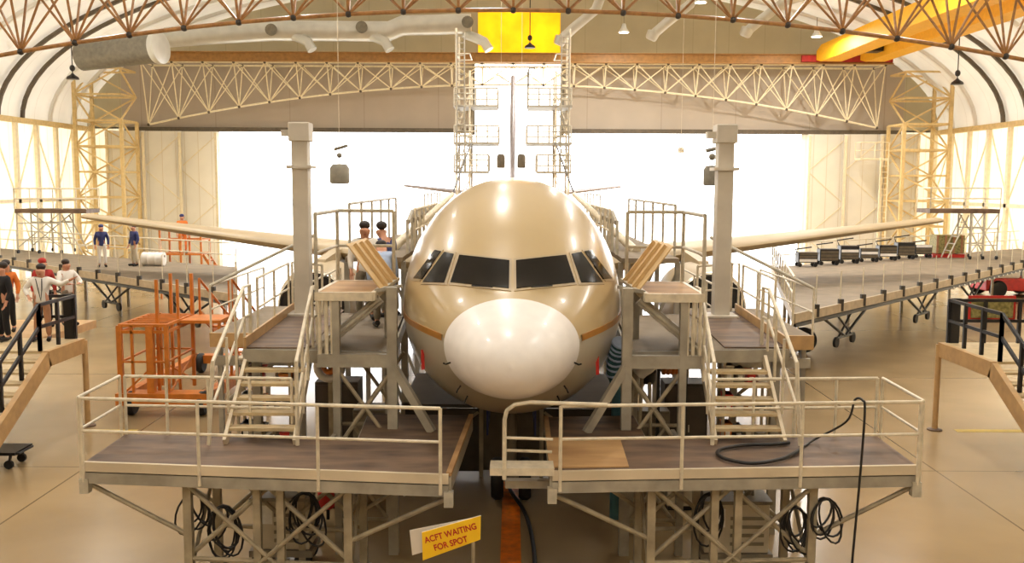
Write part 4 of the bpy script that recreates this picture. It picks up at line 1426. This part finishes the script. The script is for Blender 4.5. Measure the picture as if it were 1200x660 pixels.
a, b = AT(188, 300, 46), AT(236, 300, 46)
t = thing('orange_ladder_stand', 'orange step ladder stand behind the left wing', 'work stand', ((a.x + b.x) / 2, 46, 0))
for x in (a.x, (a.x + b.x) / 2, b.x):
    for y in (46, 47.3):
        MB().bar((x, y, 0), (x, y, 3.5), .09).build('upright', 'orange', t)
for z in (1.0, 2.2, 2.9, 3.5):
    mb = MB()
    for y in (46, 47.3): mb.bar((a.x, y, z), (b.x, y, z), .07)
    for x in (a.x, b.x): mb.bar((x, 46, z), (x, 47.3, z), .07)
    mb.build('ring_beam', 'orange', t)
MB().box(a.x, b.x, 46, 47.3, 2.16, 2.22).build('deck', 'orange', t)
stair(t, (b.x + 1.3, 46.6, 0.1), (b.x, 46.6, 2.2), Vector((0, .4, 0)), 6, 'orange', 'orange', .2, .12)
person('worker with navy cap standing on the orange ladder stand behind the left wing', ((a.x * .55 + b.x * .45), 46.6, 2.22), .5, 'orangecloth', 'orangecloth', cap='navy', h=1.9)
q = AT(178, 292, 39.5)
t = thing('white_drum', 'white steel drum lying by the kneeling worker on the left wing dock', 'drum', (q.x, 39.6, 2.2))
MB().lathe([(.26, 0), (.29, .03), (.28, .28), (.295, .3), (.28, .32), (.28, .6), (.295, .62), (.28, .64), (.28, .88), (.29, .92), (.25, .93)], (q.x - .45, 39.6, 2.5), (1, 0, 0), 20).build('drum_body', 'whitecloth', t, True)
MB().lathe([(.05, 0), (.05, .03)], (q.x + .48, 39.6, 2.62), (1, 0, 0), 10).build('bung', 'boxgrey', t)

# ================================================================== trolleys and cases on the right wing dock
b0, b1 = WRP[3], WRP[2]
k = 0
names = ['first', 'second', 'third', 'fourth', 'fifth', 'sixth', 'seventh']
for i in range(7):
    f = .1 + .068 * i
    q = lerp(b0, b1, f) - iWR * 1.0
    w, hh = .42, .75 + .15 * ((i * 7) % 3)
    t = thing('tool_trolley', 'black wheeled tool trolley on the right wing dock, %s counting from the gantry post' % names[i], 'trolley', q, 'black trolleys under the right wing')
    z = q.z
    MB().box(q.x - w, q.x + w, q.y - .25, q.y + .25, z + .18, z + .18 + hh * .6).build('cabinet', 'black', t, bevel=.02)
    for j in range(3):
        MB().box(q.x - w + .04, q.x + w - .04, q.y - .27, q.y - .25, z + .22 + j * .15, z + .34 + j * .15).build('drawer', 'rib' if (i + j) % 4 else 'whitecloth', t)
    MB().path([(q.x - w, q.y, z + .18 + hh * .6), (q.x - w - .1, q.y, z + hh), (q.x + w * .5, q.y, z + hh + .1)], .03, 8).build('push_handle', 'black', t, True)
    for sx in (-1, 1):
        for sy in (-1, 1):
            MB().lathe([(.03, -.03), (.09, -.03), (.09, .03), (.03, .03)], (q.x + sx * (w - .08), q.y + sy * .2, z + .09), (0, 1, 0), 12).build('caster_wheel', 'rubber', t, True)
q = lerp(b0, b1, .6) - iWR * 1.6
t = thing('cowl_crate', 'olive green crate with red base on the right wing dock below the scaffold', 'crate', q)
MB().box(q.x - .7, q.x + .7, q.y - .4, q.y + .4, q.z + .2, q.z + 1.1).build('crate_body', 'boardpic', t, bevel=.02)
MB().box(q.x - .9, q.x + .75, q.y - .5, q.y + .5, q.z + .0, q.z + .16).build('red_base', 'red', t)
for i in range(4):
    MB().box(q.x - .7 + i * .4, q.x - .6 + i * .4, q.y - .42, q.y - .4, q.z + .2, q.z + 1.1).build('slat', 'tan', t)

# tow tractor by the right wall
t = thing('tow_tractor', 'low white and red tow tractor parked by the right wall', 'vehicle', (26.2, 49, 0))
MB().box(24.4, 27.8, 48, 50, .35, 1.0).build('chassis', 'red', t, bevel=.06)
MB().box(24.5, 26.2, 48.1, 49.9, 1.0, 1.55).build('bonnet', 'whitecloth', t, bevel=.1)
mb = MB()
for x in (26.3, 27.7):
    for y in (48.1, 49.9): mb.bar((x, y, 1.0), (x, y, 2.0), .08)
mb.build('cab_pillars', 'whitecloth', t)
MB().box(26.2, 27.8, 48.0, 50, 2.0, 2.1).build('cab_roof', 'whitecloth', t, bevel=.03)
MB().box(26.9, 27.5, 48.4, 49.6, 1.0, 1.5).build('seat', 'black', t, bevel=.05)
for x in (25.0, 27.2):
    for y in (48.0, 50.0):
        MB().lathe([(.2, -.13), (.4, -.13), (.45, -.06), (.45, .06), (.4, .13), (.2, .13)], (x, y, .45), (0, 1, 0), 20).build('wheel', 'rubber', t, True)

# ================================================================== under and around the platforms
def power_cart(x, y, w, lab, m='boxwhite'):
    t = thing('power_cart', lab, 'power unit', (x, y, 0))
    MB().box(x - w, x + w, y - .25, y + .25, .3, 1.05).build('cabinet', m, t, bevel=.02)
    MB().box(x - w - .03, x + w + .03, y - .28, y + .28, 1.05, 1.1).build('lid', 'boxgrey', t)
    MB().box(x - w + .08, x - w + .3, y - .265, y - .25, .7, .98).build('control_panel', 'whiteplastic', t)
    for j in range(4):
        MB().box(x - .1, x + w - .08, y - .262, y - .25, .42 + j * .13, .47 + j * .13).build('louvre', 'boxgrey', t)
    MB().box(x - w - .05, x + w + .05, y - .3, y + .3, .2, .3).build('chassis', 'boxgrey', t)
    for sx in (-1, 1):
        for sy in (-1, 1):
            MB().lathe([(.04, -.04), (.13, -.04), (.13, .04), (.04, .04)], (x + sx * (w - .1), y + sy * .22, .13), (0, 1, 0), 14).build('wheel', 'rubber', t, True)
    MB().path([(x - w, y, 1.1), (x - w, y, 1.3), (x + w * .6, y, 1.3), (x + w * .6, y, 1.1)], .02, 8).build('handle', 'boxgrey', t, True)


power_cart(-3.42, 13.75, .42, 'off white wheeled power unit under the left front platform')
power_cart(3.35, 13.7, .48, 'off white wheeled power unit under the right front platform')


def coil(x, y, z, r, lab, n=5, seed=1):
    rnd = random.Random(seed)
    pts = []
    for k in range(n + 2):
        rr = r * rnd.uniform(.75, 1.25); ox = rnd.uniform(-.06, .06); tl = rnd.uniform(-.25, .25); sx = rnd.uniform(.55, .9)
        for i in range(16):
            a = 2 * PI * i / 16 + PI / 2
            u = rr * math.cos(a) * sx; v = rr * (math.sin(a) - 1) * 1.3
            pts.append((x + u + ox * (1 - math.sin(a)) - v * tl, y - .018 * k + .02 * math.cos(a), z + v))
    o = MB().path(pts, .015, 6).build('cable_coil', 'hose', None, True)
    return tag(o, lab, 'cable')


coil(-4.35, 12.55, 1.5, .2, 'black cable coil on the outer leg of the left front platform', 3, 1)
coil(-3.98, 12.62, 1.3, .24, 'larger black cable coil left of the power unit under the left platform', 5, 2)
coil(-2.85, 12.6, 1.5, .25, 'black cable loops right of the power unit under the left platform', 4, 4)
coil(4.28, 12.45, 1.5, .2, 'black cable coil on the outer leg of the right front platform', 3, 5)
coil(3.9, 12.55, 1.35, .22, 'black cable coil right of the power unit under the right platform', 4, 6)
coil(2.75, 12.62, 1.5, .27, 'black cable loops left of the power unit under the right platform', 3, 8)
# the oval hose on the right deck with its tail over the rail
pts = [ON(p[0], p[1], 2.04) for p in ((938, 527), (915, 538), (880, 543), (848, 537), (842, 528), (870, 522), (905, 521), (925, 519))]
tag(MB().path(smooth(pts), .026, 8).build('air_hose', 'hose', None, True), 'black hose curled on the right front platform deck below the stair', 'hose')
top = PRP[1] + (PRP[0] - PRP[1]) * .83 + fR * .1
pts = [ON(930, 531, 2.05), ON(955, 515, 2.05), lerp(ON(975, 505, 2.05), top + Vector((0, .12, .7)), .6), top + Vector((-.05, .1, .9)), top + Vector((0, -.04, .93)), top + Vector((.02, -.08, .8)), top + Vector((.0, -.08, 0)), top + Vector((-.06, -.09, -1.2)), top + Vector((-.1, -.12, -1.98)), top + Vector((-.3, -.3, -2.0))]
tag(MB().path(smooth(pts), .016, 6).build('hanging_cable', 'hose', None, True), 'thin black cord hanging over the right front platform railing', 'cord')
# hose along the orange floor line
pts = [ON(p[0], p[1], .035) for p in ((585, 500), (588, 540), (592, 560), (600, 578), (612, 595), (620, 615), (625, 640), (627, 665), (628, 720))]
tag(MB().path(smooth(pts), .035, 8).build('floor_hose', 'hose', None, True), 'black hose lying along the orange floor line under the nose', 'hose')

# sign stand
c = AT(533, 632, 11.0)
t = thing('sign_stand', 'yellow sign with red capitals on a post before the left platform', 'sign', (c.x, 11.0, 0))
MB().tube((c.x + .22, 11.03, .04), (c.x + .22, 11.03, c.z + .1), .022, 8).build('post', 'leggrey', t, True)
MB().lathe([(.2, 0), (.2, .03), (.05, .05)], (c.x + .22, 11.03, 0), (0, 0, 1), 16).build('foot', 'leggrey', t)
q0, q1, q2, q3 = [AT(p[0], p[1], 11.0) for p in ((495.5, 656.5), (563, 632), (563.5, 604.5), (494.5, 624))]
MB().prism([q0, q1, q2, q3], (0, .02, 0)).build('white_backing', 'signwhite', t)
bd = MB().prism([q0, q1, q2, q3], (0, -.015, 0)).build('sign_board', 'signyellow', t, label='yellow lettered face')
w0, w1, w2, w3 = [AT(p[0], p[1], 11.06) for p in ((483, 651), (560, 628), (560, 606), (480, 622))]
MB().prism([w0, w1, w2, w3], (0, .015, 0)).build('white_board', 'signwhite', t, label='blank white board behind')
ang = math.atan2(q2.z - q3.z, q2.x - q3.x)
for txt, u, v, size in (('ACFT WAITING', .5, .62, .108), ('FOR SPOT', .5, .22, .108)):
    cu = bpy.data.curves.new('lettering', 'FONT')
    cu.body = txt; cu.size = size; cu.align_x = 'CENTER'; cu.extrude = .002; cu.offset = .0022
    o = bpy.data.objects.new('lettering', cu); COL.objects.link(o)
    cu.materials.append(M['signred'])
    p = lerp(lerp(q0, q1, u), lerp(q3, q2, u), v) + Vector((0, -.02, -.02))
    o.parent = bd
    o.location = p - OFF[bd.name]
    o.rotation_euler = (PI / 2, -ang, 0)
    o.scale = (.86, 1, 1)
    bpy.context.view_layer.update()
    me = bpy.data.meshes.new_from_object(o.evaluated_get(bpy.context.evaluated_depsgraph_get()))
    o2 = bpy.data.objects.new('lettering_line', me); COL.objects.link(o2)
    o2.parent = bd; o2.location = o.location; o2.rotation_euler = o.rotation_euler; o2.scale = o.scale
    bpy.data.objects.remove(o)

# black trolley at the left edge, wheel truck at the right
q = ON(8, 548, 0)
t = thing('hand_trolley', 'small black trolley with casters on the floor at the left edge', 'trolley', q)
x, y = q.x, q.y
MB().box(x - .7, x + .28, y - .2, y + .5, .3, .36).build('tray', 'black', t)
MB().path([(x + .2, y - .15, .33), (x + .33, y - .15, .33), (x + .33, y + .4, .33), (x + .2, y + .4, .33)], .025, 8).build('bumper', 'black', t, True)
for sx, sy in ((.15, -.1), (.15, .4), (-.6, -.1), (-.6, .4)):
    MB().tube((x + sx, y + sy, .3), (x + sx - .05, y + sy, .1), .03, 8).build('caster_leg', 'black', t, True)
    MB().lathe([(.03, -.03), (.09, -.03), (.09, .03), (.03, .03)], (x + sx - .05, y + sy, .09), (0, 1, 0), 12).build('caster_wheel', 'rubber', t, True)
MB().tube((x - .62, y, .36), (x - .75, y + .05, .95), .03, 8).build('handle', 'black', t, True)
q = ON(941, 414, 0)
t = thing('wheel_truck', 'black tyre on a small yellow truck beyond the right stair', 'trolley', q)
MB().lathe([(.2, -.1), (.38, -.12), (.44, -.06), (.44, .06), (.38, .12), (.2, .1)], q + Vector((0, 0, .46)), (.5, 1, 0), 24).build('tyre', 'rubber', t, True)
MB().box(q.x - .5, q.x + .1, q.y + .2, q.y + .7, .12, .2).build('plate', 'yellow', t)
MB().path([q + Vector((-.4, .6, .15)), q + Vector((-.45, .75, 1.1)), q + Vector((.0, .75, 1.1)), q + Vector((.05, .6, .15))], .025, 8).build('handle', 'yellow', t, True)
for sx in (-.45, .05):
    MB().lathe([(.03, -.03), (.1, -.03), (.1, .03), (.03, .03)], (q.x + sx, q.y + .45, .1), (1, 0, 0), 12).build('wheel', 'rubber', t, True)

# racks with odds and ends seen through the stairs
for sg in (-1, 1):
    x0, x1 = (-5.5, -4.45) if sg < 0 else (4.3, 5.2)
    y = 18.75 if sg < 0 else 18.9
    t = thing('storage_rack', 'grey storage rack standing behind the %s platform stair' % SIDE[sg], 'rack', ((x0 + x1) / 2, y, 0))
    for xx in (x0, x1):
        for yy in (y - .22, y + .22):
            MB().bar((xx, yy, 0), (xx, yy, 2.3), .05).build('upright', 'leggrey', t)
    for z in (.5, 1.1, 1.7, 2.25):
        MB().box(x0, x1, y - .24, y + .24, z - .03, z).build('shelf', 'galvw', t)
    i = 0
    for z in (.5, 1.1, 1.7):
        n = 4
        for j in range(n):
            i += 1
            w = (x1 - x0) / n
            cx = x0 + w * (j + .5)
            m, cn = [('orange', 'orange'), ('whitecloth', 'white'), ('red', 'red'), ('boxgrey', 'grey'), ('boxwhite', 'cream'), ('black', 'black')][(i * 5 + (sg > 0)) % 6]
            hh = .22 + .06 * ((i * 3) % 4)
            bx = thing('parts_bin', '%s parts bin on the %s shelf of the rack behind the %s stair, %s along' % (cn, {.5: 'bottom', 1.1: 'middle', 1.7: 'top'}[z], SIDE[sg], ('first', 'second', 'third', 'last')[j]), 'bin', (cx, y, z), 'parts bins on the storage racks')
            MB().box(cx - w * .38, cx + w * .38, y - .18, y + .18, z + .001, z + hh).build('bin_body', m, bx, bevel=.015)
            MB().box(cx - w * .41, cx + w * .41, y - .2, y + .2, z + hh - .04, z + hh).build('rim', m, bx)
            MB().box(cx - w * .2, cx + w * .2, y - .19, y - .18, z + hh * .35, z + hh * .6).build('card', 'whiteplastic', bx)

# fabric air ducts and streamers beside the nose gear
pts = [AT(p[0], p[1], Y) for p, Y in (((727, 402), 14.6), ((724, 412), 14.7), ((721, 424), 14.8), ((720, 436), 14.9), ((724, 448), 15.0), ((726, 470), 15.1), ((725, 500), 15.2))]
pts.append(Vector((pts[-1].x, pts[-1].y, .2)))
t = tag(MB().path(smooth(pts), .13, 14).build('air_duct_hose', 'teal', None, True), 'teal fabric air hose hanging beside the right cheek of the nose', 'hose')
for i in range(7):
    q = lerp(pts[i // 2], pts[i // 2 + 1], (i % 2) * .5)
    MB().lathe([(.135, -.02), (.15, 0), (.135, .02)], q, (pts[i // 2 + 1] - pts[i // 2]), 14).build('hoop', 'ltblue', t, True)
for px, py, Y, lab in ((493, 424, 13.4, 'left'), (698, 430, 13.4, 'right')):
    p, nn = on_skin(px if px > 600 else 503, py)
    p = AT(px, py - 14, Y + .5)
    o = MB().prism([p, p + Vector((.05, .01, 0)), p + Vector((.06, .02, -.3)), p + Vector((.01, .0, -.31))], (0, .006, 0)).build('warning_streamer', 'red', jet)
    o['label'] = 'red warning streamer'
q = AT(757, 428, 15.0)
t = thing('pump_unit', 'white pump with black motor on a stand under the right dock tower', 'pump', (q.x, 15.0, 0))
MB().lathe([(.05, -.2), (.14, -.18), (.16, 0), (.14, .18), (.05, .2)], q, (.5, -.3, .6), 16).build('pump_body', 'whitecloth', t, True)
MB().lathe([(.1, 0), (.12, .05), (.12, .2), (.08, .22)], q + Vector((.06, .1, -.3)), (0, -.2, .8), 14).build('motor', 'black', t, True)
for sx in (-.15, .15):
    MB().tube((q.x + sx, 15.0, 0), (q.x + sx * .4, 15.0, q.z - .2), .03, 8).build('stand_leg', 'leggrey', t, True)
q = AT(788, 424, 17.0)
t = thing('orange_hose_reel', 'orange hose reel on a black stand under the right dock', 'reel', (q.x, 17, 0))
for k in range(5):
    MB().path([q + Vector((.08 * k - .16, .2 * math.cos(a), .2 * math.sin(a))) for a in [2 * PI * i / 16 for i in range(16)]], .045, 8, closed=True).build('hose_turn', 'orange', t, True)
for sx in (-.25, .25):
    MB().bar((q.x + sx, 17, 0), (q.x + sx, 17, q.z + .1), .06).build('stand_leg', 'black', t)
MB().tube((q.x - .3, 17, q.z), (q.x + .3, 17, q.z), .03, 8).build('axle', 'black', t, True)
q = AT(331, 538, 14.6)
q = AT(386, 430, 16.5)
t = thing('ring_buoy_reel', 'white and orange round reel on a post under the left dock', 'reel', (q.x, 16.5, 0))
MB().path([q + Vector((.22 * math.cos(a), 0, .22 * math.sin(a))) for a in [2 * PI * i / 20 for i in range(20)]], .07, 10, closed=True).build('ring', 'whitecloth', t, True)
MB().path([q + Vector((.1 * math.cos(a), 0, .1 * math.sin(a))) for a in [2 * PI * i / 16 for i in range(16)]], .05, 8, closed=True).build('hub', 'orange', t, True)
MB().bar((q.x, 16.6, 0), (q.x, 16.6, q.z + .1), .08).build('post', 'leggrey', t)
q = AT(381, 500, 15.2)
t = thing('fire_extinguisher', 'red fire extinguisher cart behind the left front platform', 'extinguisher', (q.x, 15.2, 0))
MB().lathe([(.12, 0), (.14, .03), (.14, .75), (.1, .85), (.04, .9)], (q.x, 15.2, .35), (0, 0, 1), 18).build('cylinder', 'red', t, True)
MB().path([(q.x, 15.15, 1.25), (q.x + .12, 15.1, 1.3), (q.x + .18, 15.1, .9)], .02, 8).build('hose', 'rubber', t, True)
MB().bar((q.x, 15.33, .1), (q.x, 15.33, 1.4), .05).build('frame', 'black', t)
for sx in (-1, 1):
    MB().lathe([(.05, -.03), (.2, -.03), (.2, .03), (.05, .03)], (q.x + sx * .2, 15.3, .2), (1, 0, 0), 16).build('wheel', 'rubber', t, True)

# ================================================================== things hanging from the roof
def hanging_box(px, py, Y, w, h, lab, mname, ztop, pulley=True, dx=0):
    c = AT(px, py, Y)
    t = thing('hoist_block', lab, 'hoist', c)
    MB().lathe([(w * .5, -h * .5), (w * .62, -h * .45), (w * .62, h * .3), (w * .45, h * .5), (w * .2, h * .52)], c, (0, 0, 1), 14).build('casing', mname, t, True)
    MB().tube(c + Vector((0, 0, h / 2)), (c.x, c.y, ztop), .007, 6).build('chain', 'galvw', t, True)
    if pulley:
        MB().ball(c + Vector((0, 0, h * .95)), .09, 10).build('pulley', mname, t, True)
        MB().tube(c + Vector((-.16, 0, h * 1.25)), c + Vector((.26, 0, h * 1.45)), .05, 8).build('cross_bar', mname, t, True)


hanging_box(398, 204, 30, .5, .62, 'grey hoist block hanging beside the left gantry post', 'ductdark', 12.5)
hanging_box(834, 206, 24, .34, .5, 'grey hoist block hanging against the right gantry post', 'ductdark', 12.5)
hanging_box(798, 176, 36, .2, .2, 'tiny pale pulley hanging left of the right gantry post', 'galvw', 12.6, False)
hanging_box(587, 189, 40, .3, .58, 'dark grey hoist box left of the tail fin', 'rib', 17.5, False)
hanging_box(611, 189, 40, .3, .58, 'dark grey hoist box right of the tail fin', 'rib', 17.5, False)


def hook(px, py, Y, lab, ztop, s=1.0):
    c = AT(px, py, Y)
    t = thing('hanging_lamp', lab, 'lamp', c)
    MB().lathe([(.34 * s, -.12 * s), (.3 * s, 0), (.12 * s, .12 * s), (.05 * s, .2 * s)], c + Vector((0, 0, -.2 * s)), (0, 0, 1), 14).build('shade', 'node', t, True)
    MB().ball(c + Vector((0, 0, .28 * s)), .15 * s, 10, (1, 1, 1.2)).build('ballast', 'node', t, True)
    MB().tube(c, (c.x, c.y, ztop), .03, 6).build('stem', 'node', t, True)


q = AT(85, 85, 52); hook(85, 86, 52, 'black pendant fitting hanging over the left roof ribs', roof_z(q.x) - .05)
q = AT(1122, 90, 52); hook(1122, 92, 52, 'black pendant fitting hanging beside the right roof ribs', roof_z(q.x) - .05)
hook(621, 50, 58, 'black pendant fitting hanging in front of the yellow panel', 18.4)

# service stand with rails near the right lattice tower
a, b = AT(1012, 185, 60.5), AT(1045, 185, 60.5)
t = thing('wall_landing', 'small railed service landing on a ladder left of the right lattice tower', 'platform', ((a.x + b.x) / 2, 61, 0))
z = a.z
MB().box(a.x, b.x, 61, 62, z - .1, z).build('landing', 'col', t)
guardrail(t, [(a.x, 61, z), (b.x, 61, z)], 1.0, spacing=1.0, m='col', r=.03)
guardrail(t, [(a.x, 61, z), (a.x, 62, z)], 1.0, spacing=1.0, m='col', r=.03)
mb = MB()
for x in (b.x - .5, b.x): mb.tube((x, 61.0, 0), (x, 61.0, z), .05, 6)
for k in range(20): mb.tube((b.x - .5, 61, .3 + k * .37), (b.x, 61, .3 + k * .37), .03, 6)
mb.build('ladder', 'col', t, True)
# ================================================================== light
w = bpy.data.worlds.new('sky'); SC.world = w
w.use_nodes = True
bg = w.node_tree.nodes['Background']
bg.inputs['Color'].default_value = (1.0, 1.0, 1.0, 1)
bg.inputs['Strength'].default_value = 6.0
ld = bpy.data.lights.new('high_bay_light', 'AREA')
ld.shape = 'DISK'; ld.size = .6; ld.energy = 250; ld.color = (1.0, .97, .92)
l2 = ld.copy(); l2.energy = 360
l3 = ld.copy(); l3.energy = 900  # rear lamps, including the added row out of view
for i, (x, y, z) in enumerate(LAMPS):
    o = bpy.data.objects.new('high_bay_light', ld if y < 10 else l2 if y < 30 else l3)
    COL.objects.link(o)
    o.location = (x, y, z - .06)
vs_ = SC.view_settings
vs_.view_transform = 'Standard'; vs_.look = 'None'; vs_.exposure = 0.0; vs_.gamma = 1.0; vs_.use_curve_mapping = False
SC.cycles.max_bounces = 8
SC.cycles.diffuse_bounces = 5
SC.cycles.use_denoising = True
